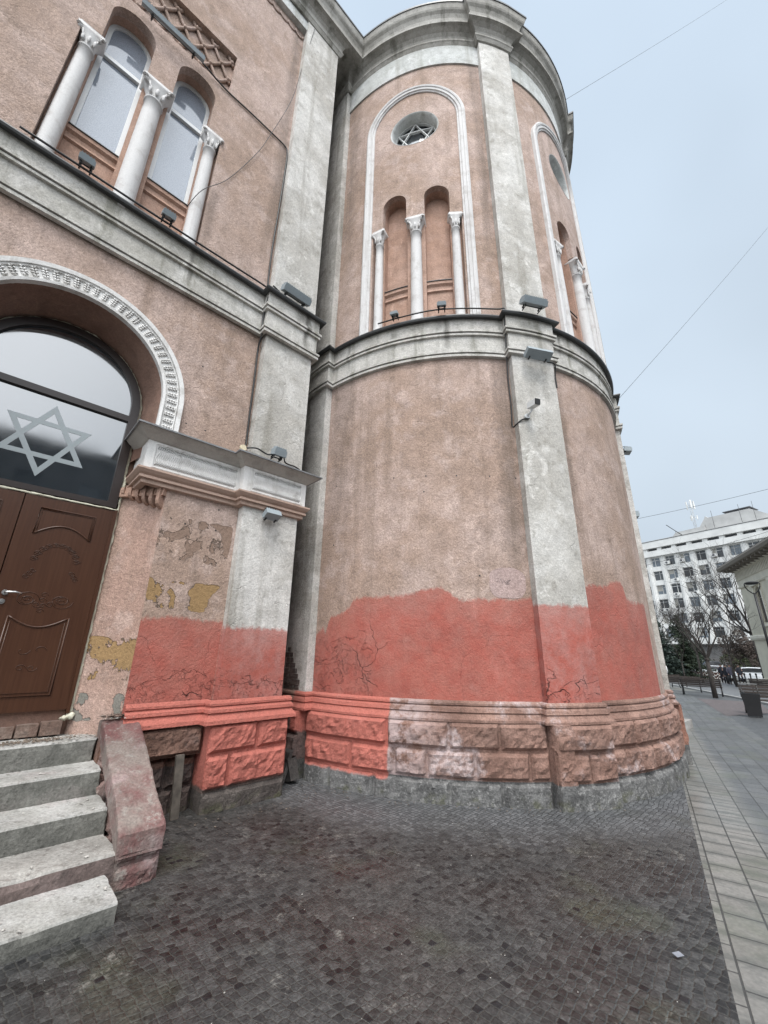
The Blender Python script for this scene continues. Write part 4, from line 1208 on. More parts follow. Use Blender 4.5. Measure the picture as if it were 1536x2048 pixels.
flood(.40, .10, .14, 'wide grey floodlight on the ledge of the round apse pilaster', tpos(-76.6, 6.44, .32), rzT(-76.6), .5)
flood(.40, .09, .14, 'wide grey floodlight hanging under the string course of the round apse pilaster', tpos(-76.8, 5.66, .28), rzT(-76.8), -.5, down=True, stand=.02)
flood(.20, .09, .14, 'green grey floodlight jutting from the far apse pilaster against the sky', tpos(-17, 5.45, .28), rzT(-17), .2, down=True, stand=.02)
flood(.15, .10, .12, 'small fixture low on the far apse pilaster against the sky', tpos(-17, 4.1, .20), rzT(-17), .2, down=True, stand=.02)

# security camera
t = thing('security_camera', 'white security camera with black face on the apse pilaster', 'security camera', tpos(-79.6, 4.66, .125), None, rzT(-79.6))
m = MB(); disc(m, Vector((.02, 0, -.05)), Vector((0, 1, 0)), .042, .03); tube(m, [(.02, .02, -.05), (.02, .09, -.04), (.0, .12, .0)], .014, 8); o = m.obj('mount', 'pvc', None); o.parent = t
m = MB()
def rbox(m, c, sx, sy, sz, yaw, pit):
    Rm = Matrix.Rotation(yaw, 3, 'Z') @ Matrix.Rotation(pit, 3, 'X')
    P = [Vector(c)+Rm @ Vector((x*sx/2, y*sy/2, z*sz/2)) for x in (-1, 1) for y in (-1, 1) for z in (-1, 1)]
    ids = [m.p(q) for q in P]
    for f in ((0, 1, 3, 2), (4, 6, 7, 5), (0, 4, 5, 1), (2, 3, 7, 6), (0, 2, 6, 4), (1, 5, 7, 3)): m.face([ids[i] for i in f])
rbox(m, (0, .16, .055), .085, .16, .085, .15, -.15); o = m.obj('body', 'pvc', None); o.parent = t
m = MB(); rbox(m, (-.012, .243, .043), .078, .02, .078, .15, -.15); o = m.obj('lens', 'black', None); o.parent = t

def cable(name, pts, r, label, sub=6, mat='cable', cat='cable', sag=0):
    P = [Vector(p) for p in pts]; Q = []
    for i in range(len(P)-1):
        p0 = P[max(i-1, 0)]; p1 = P[i]; p2 = P[i+1]; p3 = P[min(i+2, len(P)-1)]
        for k in range(sub):
            t = k/sub
            Q.append(.5*((2*p1)+(p2-p0)*t+(2*p0-5*p1+4*p2-p3)*t*t+(3*p1-p0-3*p2+p3)*t**3))
    Q.append(P[-1]); m = MB(); tube(m, Q, r, 6)
    o = m.obj(name, mat, None); tag(o, label, cat); return o
cable('cable', [mapW(*p) for p in [(.43, 9.90, .06), (.794, 9.87, .02), (1.217, 9.87, .02), (1.609, 9.86, .02), (1.88, 9.84, .02), (1.94, 9.7, .025), (1.945, 9.16, .02), (1.93, 8.26, .025), (1.915, 7.41, .02), (1.93, 6.62, .02), (1.92, 6.50, .16)]], .013, 'black cable from the lattice panel lamp down beside the upper corner pilaster')
cable('cable', [mapW(*p) for p in [(-.9, 6.50, .13), (.5, 6.50, .13), (1.3, 6.51, .13), (1.90, 6.50, .14), (1.905, 6.38, .16), (1.90, 6.0, .08), (1.905, 5.70, .10), (1.915, 5.5, .02), (1.92, 4.95, .025), (1.925, 4.49, .02), (1.93, 4.0, .025), (1.88, 3.90, .10)]], .013, 'black cable along the string course and down the lower corner pilaster')
cable('cable', [mapW(*p) for p in [(1.86, 3.87, .14), (2.0, 3.90, .2), (2.15, 3.86, .22), (2.25, 3.90, .24), (2.36, 3.90, .24), (2.42, 3.83, .22), (2.6, 3.83, .2), (2.80, 3.80, .12)]], .010, 'black cable looping over the impost ledge of the corner pilaster')
cable('cable', [mapW(*p) for p in [(2.05, 6.50, .2), (2.0, 6.52, .2), (1.93, 6.54, .2)]], .012, 'short black cable at the ledge of the corner pilaster floodlight')
cable('cable', [mapW(*p) for p in [(2.108, 13.70, .15), (1.98, 12.3, .10), (1.87, 11.08, .06), (1.6, 9.75, .04), (1.43, 9.06, .03), (1.1, 8.1, .02), (.80, 7.45, .10), (.70, 7.22, -.1)]], .005, 'thin loose wire hanging from the cornice to the upper window')
cable('cable', [tpos(*p) for p in [(-115, 6.47, .12), (-108, 6.47, .12), (-100, 6.48, .13), (-92, 6.47, .13), (-84.5, 6.48, .13), (-82.9, 6.47, .16), (-82.9, 6.3, .13), (-82.8, 5.8, .08), (-82.7, 5.3, .03), (-82.6, 4.8, .03), (-82.8, 4.50, .03), (-82.2, 4.50, .10), (-81.2, 4.55, .14), (-79.5, 4.58, .14)]], .011, 'black cable on the apse ledge dropping beside the pilaster to the camera')
cable('cable', [tpos(*p) for p in [(-73.5, 5.56, .2), (-71.5, 5.55, .2), (-70.9, 5.4, .14), (-70.7, 5.2, .13)]], .010, 'short black cable at the right of the lamp under the apse string course')
m = MB(); disc(m, mapW(1.853, 3.87, .13), Nn, .045, .03, 18); o = m.obj('junction_box', 'cream', None); tag(o, 'small round cream junction box where the cable meets the impost', 'junction box')

# overhead wires
def P_at(az, t, d): return Vector((math.sin(R_(az))*d, math.cos(R_(az))*d, 1.5+t*d))
wires = [(P_at(27.5, 1.72, 9.5), P_at(62, 1.5, 40), .007, 'thin overhead wire crossing the sky at the top right'),
         (P_at(32.8, .56, 11.5), P_at(60, .95, 30), .005, 'thin overhead wire rising to the right from the apse'),
         (P_at(28, .27, 60), P_at(50, .30, 62), .02, 'faint distant wire running to the roof mast'),
         (P_at(30, .165, 60), P_at(50, .235, 60), .018, 'faint distant wire across the upper windows of the white block')]

# ------------------------------------------------------------------ steps and cheek walls
SX0 = mirU(.975, 1)
STP = [(-4.72, .72, .985, 'concrete'), (-4.36, .54, 1.0, 'concrete'), (-3.97, .365, 1.0, 'concrete'), (-3.57, .205, 1.01, 'concrete_brown'), (-3.18, .10, .955, 'concrete')]
t = thing('entrance_steps', 'five worn grey concrete steps up to the brown double door', 'steps', F(.02, -3.9, 0))
prev = -5.15
for i, (w1, z1, ue, mt) in enumerate(STP):
    m = MB()
    x0, x1 = 2*AC-ue, ue
    wb = -5.15 if i == 0 else STP[i-1][0]-.02
    nx, res = 70, .03
    # profile round the nosing: from back of tread to bottom of riser
    pr = [(wb, z1)]+[(wb+(w1-wb)*k/8, z1) for k in range(1, 8)]+[(w1-.018, z1-.001), (w1-.006, z1-.005), (w1, z1-.016)]+[(w1+.004, z1-.016-(z1-.016-max(z1-.24, -.12))*k/6) for k in range(1, 7)]
    rows = []
    for a in range(nx+1):
        x = x0+(x1-x0)*a/nx; r_ = []
        for q, (ww, zz) in enumerate(pr):
            P = Vector((x*3, ww*3, zz*3+i)); nz_ = noise.noise(P)*.006+noise.noise(P*5)*.003
            chip = 0
            if 7 <= q <= 10:
                c_ = noise.noise(Vector((x*4.5, i*9.1, 2)))
                chip = max(0, c_-.28)*.10
            xe = x
            if a in (0, nx): xe += noise.noise(Vector((ww*9, zz*9, i)))*.02
            r_.append(m.p(F(xe, ww-chip-(.0 if q < 8 else nz_), zz+(nz_ if q < 9 else 0)-chip*.6), (x, zz)))
        rows.append(r_)
    for a in range(nx):
        for q in range(len(pr)-1): m.cur = 1 if q >= 10 else 0; m.face([rows[a][q], rows[a+1][q], rows[a+1][q+1], rows[a][q+1]], False)
    m.cur = 1
    for a in (0, nx):
        c = [m.p(m.v[k], m.uv[k]) for k in rows[a]]; b0 = m.p(F(x0 if a == 0 else x1, wb, max(z1-.24, -.12)), (0, 0)); m.face(c+[b0])
    m.obj('step', [mt, 'riser' if mt == 'concrete' else 'riser_brown'], t)

def cheek(fl, label):
    X = lambda u_: mirU(u_, fl)
    t = thing('stone_cheek_wall', label, 'stair wall', F(X(1.14), -3.9, 0))
    # sloping slab, noisy
    pr = [(-4.78, .86), (-4.70, .865), (-4.62, .85), (-3.62, .350), (-3.565, .325), (-3.545, .30), (-3.535, .19)]
    PP = [pr[0]]
    for a, b in zip(pr, pr[1:]):
        L = math.dist(a, b); k = max(1, int(L/.04))
        PP += [(a[0]+(b[0]-a[0])*i/k, a[1]+(b[1]-a[1])*i/k) for i in range(1, k+1)]
    m = MB(); u0, u1 = .995, 1.285; nu = 10; rows = []
    us = [u0-.0, u0+.004]+[u0+.015+(u1-u0-.03)*k/nu for k in range(nu+1)]+[u1-.004, u1]
    for (ww, zz) in PP:
        r_ = []
        th = .15+.03*noise.noise(Vector((ww*3, 1, 1)))
        zb = min(zz-th, zz-.02) if ww < -3.56 else .185
        zb = max(.185+.01*math.sin(ww*9), zb)
        seq = [(us[0], min(zz-.02, zb)), (us[0], zz-.02)]+[(u_, zz-(.006 if k in (1, len(us)-2) else 0)) for k, u_ in enumerate(us) if 0 < k < len(us)-1]+[(us[-1], zz-.02), (us[-1], min(zz-.02, zb))]
        for (u_, z_) in seq:
            P = Vector((u_*4, ww*4, z_*4)); n1 = noise.noise(P)*.012+noise.noise(P*4)*.006
            r_.append(m.p(F(X(u_+n1*(1 if abs(u_-1.14) > .13 else 0)), ww+(n1 if ww > -3.57 else 0), z_+n1), (u_, z_)))
        rows.append(r_)
    for i in range(len(rows)-1):
        for j in range(len(rows[0])-1): m.face([rows[i][j], rows[i+1][j], rows[i+1][j+1], rows[i][j+1]], False)
    m.face(rows[-1])
    m.obj('sloping_slab', 'cap', t)
    # rubble body under the slab
    m = MB(); rnd = random.Random(5+fl)
    boxw(m, F(X(1.015), -4.7, -.1), U*(.25 if not fl else -.25), Nn*1.0, Z*.25)
    for k in range(5): boxw(m, F(X(1.02), -4.7, -.1+.1*k), U*(.24 if not fl else -.24), Nn*(1.04-.2*k), Z*.17)
    for k, (wa, wb_, zt) in enumerate([(-4.66, -4.3, .68), (-4.3, -3.95, .50), (-3.95, -3.60, .30)]):
        rust(m, lambda x, z, d: F(X(1.02-d), x, z), [(-.05, zt*.36, [wa+.2]), (zt*.37, zt*.68, [wa+.11, wa+.25]), (zt*.69, zt, [wa+.17])], wa, wb_, .0, res=.018, amp=.045, bulge=.012, joint=.012, seed=51+k+fl)
    for k, (wa, wb_, zt) in enumerate([(-4.6, -4.25, .55), (-4.25, -3.9, .38), (-3.9, -3.58, .19)]):
        rr_ = [(-.15, .12, [wa+.2])]+([(.13, min(zt, .3), [wa+.12])] if zt > .16 else [])+([(.31, zt, [])] if zt > .34 else [])
        rust(m, lambda x, z, d: F(X(1.255+d), x, z), rr_, wa, wb_, .0, res=.022, amp=.03, bulge=.02, seed=31+k+fl)
    m.obj('rubble', 'rubble', t)
    m = MB()
    rust(m, lambda x, z, d: F(X(x), -3.57+d, z), [(-.15, .125, []), (.13, .19, [1.16])], 1.0, 1.28, .03, res=.02, amp=.025, bulge=.02, seed=21+fl)
    m.obj('foot_stone', 'cap', t)
    return t
cheek(0, 'broken maroon stone cheek wall sloping down at the right of the entrance steps')
cheek(1, 'stone cheek wall at the left end of the entrance steps')
# debris on landing
def scatter(name, label, cat, mat, pts, smin, smax, seed, flat=.35):
    m = MB(); rnd = random.Random(seed)
    for p in pts:
        s_ = rnd.uniform(smin, smax); a = rnd.uniform(0, PI)
        rm = Matrix.Rotation(a, 3, 'Z') @ Matrix.Rotation(rnd.uniform(-.5, .5), 3, 'X')
        q = [Vector((1, .1, 0)), Vector((.2, .6, .12)), Vector((-1, 0, 0)), Vector((-.1, -.5, .1)), Vector((0, 0, flat)), Vector((0, 0, -flat*.5))]
        ids = [m.p(Vector(p)+rm @ (v*s_*rnd.uniform(.7, 1.2)), (0, 0)) for v in q]
        for f in ((0, 1, 4), (1, 2, 4), (2, 3, 4), (3, 0, 4), (1, 0, 5), (2, 1, 5), (3, 2, 5), (0, 3, 5)): m.face([ids[i] for i in f])
    o = m.obj(name, mat, None); tag(o, label, cat, kind='stuff'); return o
rnd = random.Random(2)
scatter('dry_leaves', 'dry leaves and twigs scattered on the landing by the door', 'leaves', 'leaf_dry', [F(.55+rnd.gauss(0, .17), -4.84+rnd.gauss(0, .05), .728) for _ in range(260)], .006, .022, 1)
scatter('plaster_crumbs', 'pale plaster crumbs on the landing and steps', 'plaster crumbs', 'crumb', [F(.78+rnd.gauss(0, .13), -4.85+rnd.gauss(0, .07), .728) for _ in range(90)]+
        [F(rnd.uniform(-.2, .95), STP[i][0]-rnd.uniform(.02, .3), STP[i][1]+.006) for i in (1, 2, 3, 4) for _ in range(18)]+[F(1.14+rnd.gauss(0, .1), -4.66+rnd.gauss(0, .04), .88) for _ in range(60)], .005, .02, 2)
scatter('brick_crumbs', 'brown flakes of stone heaped on top of the cheek wall', 'stone flakes', 'brickdirt', [F(1.12+rnd.gauss(0, .07), -4.68+rnd.gauss(0, .03), .885+rnd.random()*.02) for _ in range(60)], .015, .045, 3, .2)

# plank against the plinth
m = MB(); boxw(m, F(1.66, -4.53, -.0), U*.075, Nn*.03, Z*.52+U*-.02+Nn*-.03); o = m.obj('wooden_plank', 'wood', None); tag(o, 'short grey wooden plank standing against the dark plinth by the cheek wall', 'plank')
# rubble in the gap
def stonething(c, r, seed, label, mat='rubble'):
    m = MB(); blob(m, c, *r, seed, .25, 12, 8); o = m.obj('broken_stone', mat, None); tag(o, label, 'stone', 'broken stones in the gap beside the apse'); return o
MAT['darkstone'] = stone('dark broken stone', (.055, .048, .044), (.11, .10, .092), (.03, .028, .027), .8)
def slabthing(c, ax, ay, az_, label):
    m = MB(); boxw(m, c, ax, ay, az_)
    o = m.obj('broken_slab', 'darkstone', None); tag(o, label, 'stone', 'broken stones in the gap beside the apse')
slabthing(F(2.90, -4.86, 0), U*.05+Z*.02, Nn*.16, Z*.33+U*.10, 'dark broken stone slab standing on edge in the gap beside the apse')
slabthing(F(3.03, -4.80, 0), U*.12, Nn*.12+Z*.04, Z*.24-U*.07, 'dark broken stone leaning low in the gap beside the apse')

# ------------------------------------------------------------------ GROUND
D38 = Vector((math.sin(R_(38)), math.cos(R_(38)), 0))
def gh(x, y):
    s_ = x*D38.x+y*D38.y
    k = s_-6
    sp_ = .5*(k+math.sqrt(k*k+4))
    v = .022*sp_
    return -1.23*math.tanh(v/1.23) if v < 9 else -1.23
def gh(x, y):
    s_ = x*D38.x+y*D38.y-6
    a = .5*(s_+math.sqrt(s_*s_+4))
    b = a-57; a = a-.5*(b+math.sqrt(b*b+30))
    return -.022*max(a, 0)
def sheet(name, poly, mat, lift, step, label=None):
    m = MB()
    xs = [p[0] for p in poly]; ys = [p[1] for p in poly]
    vs = [Vector(p) for p in poly]; es = [(i, (i+1) % len(poly)) for i in range(len(poly))]
    nx = int((max(xs)-min(xs))/step); ny = int((max(ys)-min(ys))/step)
    for i in range(1, nx): 
        x = min(xs)+(max(xs)-min(xs))*i/nx+.001; b = len(vs); vs += [Vector((x, min(ys)-1)), Vector((x, max(ys)+1))]; es.append((b, b+1))
    for i in range(1, ny):
        y = min(ys)+(max(ys)-min(ys))*i/ny+.001; b = len(vs); vs += [Vector((min(xs)-1, y)), Vector((max(xs)+1, y))]; es.append((b, b+1))
    V, _, T = delaunay_2d_cdt(vs, es, [], 0, 1e-5)[:3]
    ids = {}
    for t in T:
        cx = sum(V[i][0] for i in t)/len(t); cy = sum(V[i][1] for i in t)/len(t)
        if inpoly(cx, cy, poly):
            f = []
            for i in t:
                if i not in ids: ids[i] = m.p((V[i][0], V[i][1], gh(V[i][0], V[i][1])+lift), (V[i][0], V[i][1]))
                f.append(ids[i])
            m.face(f, True)
    o = m.obj(name, mat, None); o['kind'] = 'structure'; return o
sheet('ground', [(-500, -400), (600, -400), (600, 900), (-500, 900)], 'ground', -.02, 12)
d32 = Vector((math.sin(R_(32.3)), math.cos(R_(32.3)))); n32 = Vector((d32.y, -d32.x))
B0 = Vector((1.567, 2.353))
def bl(s_, o_): p = B0+d32*s_+n32*o_; return (p.x, p.y)
sheet('cobbled_pavement', [bl(-14, 0), bl(-14, -14), bl(5, -14), bl(5.0, 0)], 'cobble', 0, .8)
sheet('slab_pavement', [bl(-14, 0), bl(5.0, 0), bl(5.0, -8), bl(30, -14), bl(30, 1.2), bl(14, 1.6), bl(-14, 1.75)], 'slab', 0, .8)
K0 = Vector((18.2, 23.5)); dk = Vector((math.sin(R_(23)), math.cos(R_(23)))); nk = Vector((dk.y, -dk.x))
def kl(s_, o_): p = K0+dk*s_+nk*o_; return (p.x, p.y)
sheet('sett_pavement', [bl(-14, 1.75), bl(14, 1.6), bl(30, 1.2), bl(30, 8), bl(-14, 8)], 'darksett', -.002, .8)
sheet('brick_pavement', [bl(14.3, 1.55), bl(22.5, 1.4), bl(22.5, 3.6), bl(16.6, 3.0)], 'redpave', .006, .8)
sheet('street', [kl(-30, 0), kl(48, 0), kl(48, 9), kl(-30, 9)], 'asphalt', -.0, 1.5)
sheet('parking', [kl(14, -30), kl(48, -30), kl(80, 0), kl(80, 40), kl(48, 40), kl(48, 9.0), kl(48, 0)], 'asphalt', .004, 3)
m = MB()
for i in range(52):
    a = Vector(kl(-30+1.5*i, -.09)+(0,)); b = Vector(kl(-30+1.5*i+1.49, -.09)+(0,)); a.z = gh(a.x, a.y)-.05; b.z = gh(b.x, b.y)-.05
    nk3 = Vector((nk.x, nk.y, 0)); boxw(m, a, b-a, nk3*.18, Z*.13)
o = m.obj('kerb', 'kerb', None); o['kind'] = 'structure'

rnd = random.Random(9)
pp = []
for _ in range(150):
    x, y = rnd.uniform(-2.5, 2.0), rnd.uniform(1.2, 4.6)
    if (Vector((x, y))-B0).dot(n32) < -.05 and F(0, -3.1, 0).dot(Nn) < Vector((x, y, 0)).dot(Nn): pp.append((x, y, .006))
scatter('lime_chips', 'small white chips scattered over the cobbles', 'stone chips', 'crumb', pp, .002, .006, 4)
pp = [tuple(F(u_, w_, .008)) for u_, w_ in [(rnd.gauss(2.2, .7), rnd.gauss(-4.2, .12)) for _ in range(120)] if w_ > -4.4]
pp += [tuple(mapT(TH(rnd.uniform(-130, -70)), .008, .16+abs(rnd.gauss(0, .08)))) for _ in range(160)]
scatter('grit', 'dark grit and leaf bits swept against the wall foot', 'grit', 'leaf_dry', pp, .004, .014, 5)
m = MB(); boxw(m, (1.56, 2.73, .012), (.045, .012, 0), (-.008, .03, .002), (0, 0, .0015)); o = m.obj('paper_scrap', 'paper', None); tag(o, 'small pale paper scrap lying on the cobbles near the paving slabs', 'paper')

# ================================================================== BACKGROUND
def AZ(az, d, z=None):
    x, y = math.sin(R_(az))*d, math.cos(R_(az))*d
    return Vector((x, y, gh(x, y) if z is None else z))
# --- white office block, facade normal towards azimuth 60+180
an = R_(60); wn = Vector((math.sin(an), math.cos(an), 0)); wt = Vector((wn.y, -wn.x, 0))
OB = wn*89+wt*(-36)+Z*(-1.3)
office = thing('office_block', 'seven storey off white office block with rows of square windows', 'building', OB)
def mpO(x, z, d): return wn*(89-d)+wt*x+Z*z
X0, X1 = -60.0, -10.0
cols = [-45.35+2.68*k for k in range(-5, 13)]
cols = [c for c in cols if X0+1 < c < X1-1][:17]
rowsz = [19.3, 16.55, 13.75, 10.95, 8.1, 5.4]
wins = [(c, z) for c in cols for z in rowsz]
wins = [q for q in wins if q[0] > -56][:100]
hol = [[(c-.84, z-.93), (c+.84, z-.93), (c+.84, z+.93), (c-.84, z+.93)] for c, z in wins]
m = MB(); panel(m, [(X0, 3.4), (X1, 3.4), (X1, 20.5), (X0, 20.5)], hol, 0, -.35, mpO); m.obj('wall', 'officewhite', office)
m = MB(); boxm(m, X0, X1, -1.5, 24, -14, -.5, mpO); m.obj('core', 'officegrey', office)
m = MB(); boxm(m, X0, X1, 22.15, 23.5, -.5, .75, mpO); boxm(m, X0, X1, 20.45, 21.6, -.5, .6, mpO)
for c in cols: boxm(m, c+.95, c+1.75, 21.6, 22.15, -.5, .5, mpO)
boxm(m, X0, X1, 21.6, 22.15, -.5, -.2, mpO); m.obj('parapet', 'officewhite', office)
m = MB(); boxm(m, X0, X1, 21.62, 22.13, -.2, -.1, mpO); m.obj('attic_slot', 'slot', office)
m = MB(); boxm(m, X0, X1, 23.5, 23.58, -.5, .8, mpO); boxm(m, X0, X1, 3.3, 3.42, -.3, .5, mpO); m.obj('coping', 'flash', office)
m = MB(); boxm(m, X0, X1, -1.6, 3.3, -1.2, -.5, mpO); m.obj('ground_floor', 'officebrown', office)
for c in [cols[0]-1.34]+[c+1.34 for c in cols]:
    m = MB(); boxm(m, c-.32, c+.32, 3.42, 20.45, .002, .14, mpO); boxm(m, c-.06, c+.06, 3.42, 20.45, .14, .20, mpO); m.obj('fin', 'officewhite', office)
rnd = random.Random(3)
for i, (c, z) in enumerate(wins):
    m = MB(); x0, x1, z0, z1 = c-.84, c+.84, z-.93, z+.93
    for a, b, e_, f in ((x0, x1, z0, z0+.09), (x0, x1, z1-.09, z1), (x0, x0+.07, z0+.09, z1-.09), (x1-.07, x1, z0+.09, z1-.09)): boxm(m, a, b, e_, f, -.33, -.24, mpO)
    sp = c+(.2 if i % 3 else -.2)
    boxm(m, sp-.04, sp+.04, z0+.09, z1-.09, -.33, -.25, mpO); boxm(m, x0+.07, x1-.07, z1-.55, z1-.48, -.32, -.26, mpO)
    fr = m.obj('window', 'officewhite' if i % 4 == 0 else 'officegrey', office)
    m = MB(); boxm(m, x0+.01, x1-.01, z0+.01, z1-.01, -.36, -.31, mpO); m.obj('pane', ('officepane', 'officepane2', 'officepane3')[(i*7+i//5) % 3], fr)
    if i % 5 in (1, 3): m = MB(); boxm(m, x0+.08, sp-.05, z0+.1+.3*(i % 4), z1-.1, -.308, -.30, mpO); m.obj('blind', 'blind', fr)
# roof blocks, rails
m = MB()
def prismO(m, pts, d0, d1):
    a = [m.p(mpO(x, z, d0)) for x, z in pts]; b = [m.p(mpO(x, z, d1)) for x, z in pts]
    m.face(a); m.face(b[::-1])
    for i in range(len(pts)): j = (i+1) % len(pts); m.face([a[i], a[j], b[j], b[i]])
prismO(m, [(-39.5, 23.5), (-38.4, 24.8), (-33.4, 24.9), (-33.4, 23.5)], -1, -6)
prismO(m, [(-34.8, 24.7), (-33.4, 26.6), (-33.2, 27.0), (-32.8, 26.6), (-26.4, 26.6), (-24.0, 24.9), (-24.0, 23.6), (-33.4, 23.6)], -2, -10)
prismO(m, [(-26, 26), (-24, 26.3), (-10, 26.5), (-10, 23.5), (-26, 23.5)], -10.5, -14)
m.obj('roof_block', 'officegrey', office)
m = MB(); boxm(m, -30.2, -27.0, 26.6, 27.1, -3, -6, mpO); boxm(m, -30.6, -26.4, 27.1, 27.2, -2.6, -6.4, mpO); m.obj('roof_canopy', 'slot', office)
m = MB(); tube(m, [mpO(-39.2, 26.4, .2), mpO(-36.8, 23.7, .2)], .07, 5); tube(m, [mpO(-23.6, 26.2, -3), mpO(-22.6, 27.2, -3)], .08, 5)
for x in (-38.4, -33.2, -31.8, -27.6, -25.6): tube(m, [mpO(x, 23.5, -1.2), mpO(x, 25.2 if x < -33 else 27.6, -1.2)], .04, 4)
m.obj('roof_poles', 'flash', office)
# mast
t = thing('antenna_mast', 'lattice telecom mast with panel antennas on the office roof', 'antenna mast', mpO(-35.1, 24.0, -2))
m = MB(); c0 = mpO(-35.1, 23.6, -2)
for a in range(3):
    o_ = Vector((math.cos(2.1*a), math.sin(2.1*a), 0))*.22
    tube(m, [c0+o_, c0+o_+Z*7.2], .035, 4)
for k in range(12): tube(m, [c0+Vector((math.cos(2.1*k), math.sin(2.1*k), 0))*.22+Z*(k*.6), c0+Vector((math.cos(2.1*(k+1)), math.sin(2.1*(k+1)), 0))*.22+Z*(k*.6+.6)], .02, 4)
m.v = [v for v in m.v]
def tobj(m, nm, mat, t):
    m.v = [v-Vector(t.location) for v in m.v]
    o = m.obj(nm, mat, None); o.parent = t; return o
tobj(m, 'lattice', 'officegrey', t)
for zz, r_, n_ in ((6.3, .65, 3), (3.6, .6, 3)):
    for a in range(n_):
        dirn = Vector((math.cos(2.1*a+zz), math.sin(2.1*a+zz), 0)); m = MB()
        tube(m, [c0+Z*zz, c0+Z*zz+dirn*r_], .03, 4); cbox(m, c0+Z*(zz)+dirn*r_, .16, .28, 1.7 if zz > 5 else .8, 2.1*a+zz); tobj(m, 'panel_antenna', 'officewhite', t)
# air conditioners
ac = [(cols.index(min(cols, key=lambda q: abs(q-c))), r_, dx, wh) for c, r_, dx, wh in
      [(-45.3, 0, .5, 0), (-40.0, 0, -.45, 0), (-37.3, 0, -.5, 0), (-40, 1, .5, 0), (-37.3, 1, .6, 0), (-40, 2, .1, 0), (-37.3, 2, .7, 0), (-42.7, 3, -.3, 0), (-42.7, 3, .6, 0), (-32, 0, -.5, 0)]]
lab = ['under the topmost window nearest the apse', 'in front of the third top floor window from the apse', 'in front of the fourth top floor window from the apse', 'under a sixth floor window, left one of two', 'under a sixth floor window, right one of two',
       'under a fifth floor window, left one of two', 'under a fifth floor window, right one of two', 'on the fourth floor, left of a close pair', 'on the fourth floor, right of a close pair', 'in front of a top floor window behind bare twigs']
src = None
for i, ((ci, r_, dx, _), lb) in enumerate(zip(ac, lab)):
    z = rowsz[r_]-1.15 if lb.startswith(('under', 'on')) else rowsz[r_]-.4
    loc = mpO(cols[ci]+dx, z, .18)
    rz = math.atan2(wt.y, wt.x)
    if src is None:
        t = thing('air_conditioner', '', 'air conditioner', loc, 'air conditioners on the office block', rz); src = t
        m = MB(); cbox(m, (0, 0, 0), .82, .34, .58); cbox(m, (0, .2, -.3), .6, .1, .04); o = m.obj('casing', 'officewhite', None); o.parent = t
        m = MB(); disc(m, Vector((-.1, -.172, 0)), Vector((0, -1, 0)), .22, .02, 14); o = m.obj('fan_grille', 'slot', None); o.parent = t
        t['label'] = 'white air conditioner '+lb
    else: dup(src, loc, rz, 'white air conditioner '+lb)
    

# --- cream classical building at the right
Pa = AZ(41.35, 48); Pa.z = 0; Pb = AZ(45.2, 39.2); Pb.z = 0
ct = (Pb-Pa).normalized(); cn_ = Vector((-ct.y, ct.x, 0))
if cn_.dot(-Pa) < 0: cn_ = -cn_
cream = thing('corner_house', 'cream classical house with deep brown eaves and tall window', 'building', Pa+Z*-1)
def mpC(x, z, d): return Pa+ct*x+cn_*d+Z*z
m = MB(); whs = [[(x-.62, 4.0), (x+.62, 4.0), (x+.62, 6.2)]+arc(x, 6.2, .62, 0, 180, 8)[1:] for x in (3.6, 7.2, 10.8)]
whs += [[(x-.6, .3), (x+.6, .3), (x+.6, 2.1), (x-.6, 2.1)] for x in (3.6, 7.2, 10.8)]
panel(m, [(0, -1.2), (14, -1.2), (14, 8.9), (0, 8.9)], whs, 0, -.3, mpC); boxw(m, Pa-Z*1.2+cn_*-.3, ct*14, cn_*-9, Z*10); boxw(m, Pa-Z*1.2-cn_*.001-ct*.0, ct*.25, cn_*-.35, Z*10.05); m.obj('wall', 'creamwall', cream)
m = MB()
extr(m, [(-.2, 7.1), (.10, 7.1), (.16, 7.2), (.10, 7.28), (.06, 7.3), (.06, 8.5), (.3, 8.62), (.3, 8.7), (-.2, 8.7)], -.15, 14, mpC)
extr(m, [(-.2, 2.75), (.12, 2.75), (.2, 2.9), (.2, 3.05), (.1, 3.15), (-.2, 3.15)], -.15, 14, mpC)
extr(m, [(-.2, -1.2), (.15, -1.2), (.15, -.3), (-.2, -.2)], -.12, 14, mpC)
m.obj('cornice', 'creamtrim', cream)
m = MB()
for k in range(46): boxm(m, .05+k*.3, .05+k*.3+.13, 7.75, 8.45, .06, .17, mpC)
m.obj('dentils', 'creamtrim', cream)
m = MB()
prof = [(-.3, 8.75), (1.15, 8.75), (1.25, 8.95), (1.2, 9.1), (-.3, 9.5)]
extr(m, prof, -.55, 14, mpC)
for k in range(16): boxm(m, .1+k*.85, .3+k*.85, 8.55, 8.75, .1, .95, mpC)
m.obj('eave', 'eave', cream)
m = MB(); ids = [m.p(mpC(x, z, d)) for x, z, d in ((-.5, 9.12, 1.2), (14, 9.12, 1.2), (12, 10.6, -4.5), (1.2, 10.6, -4.5), (-.5, 9.12, -9), (14, 9.12, -9))]
m.face([ids[0], ids[1], ids[2], ids[3]]); m.face([ids[0], ids[3], ids[4]]); m.face([ids[1], ids[5], ids[2]]); m.face([ids[3], ids[2], ids[5], ids[4]]); m.obj('roof', 'eave', cream)
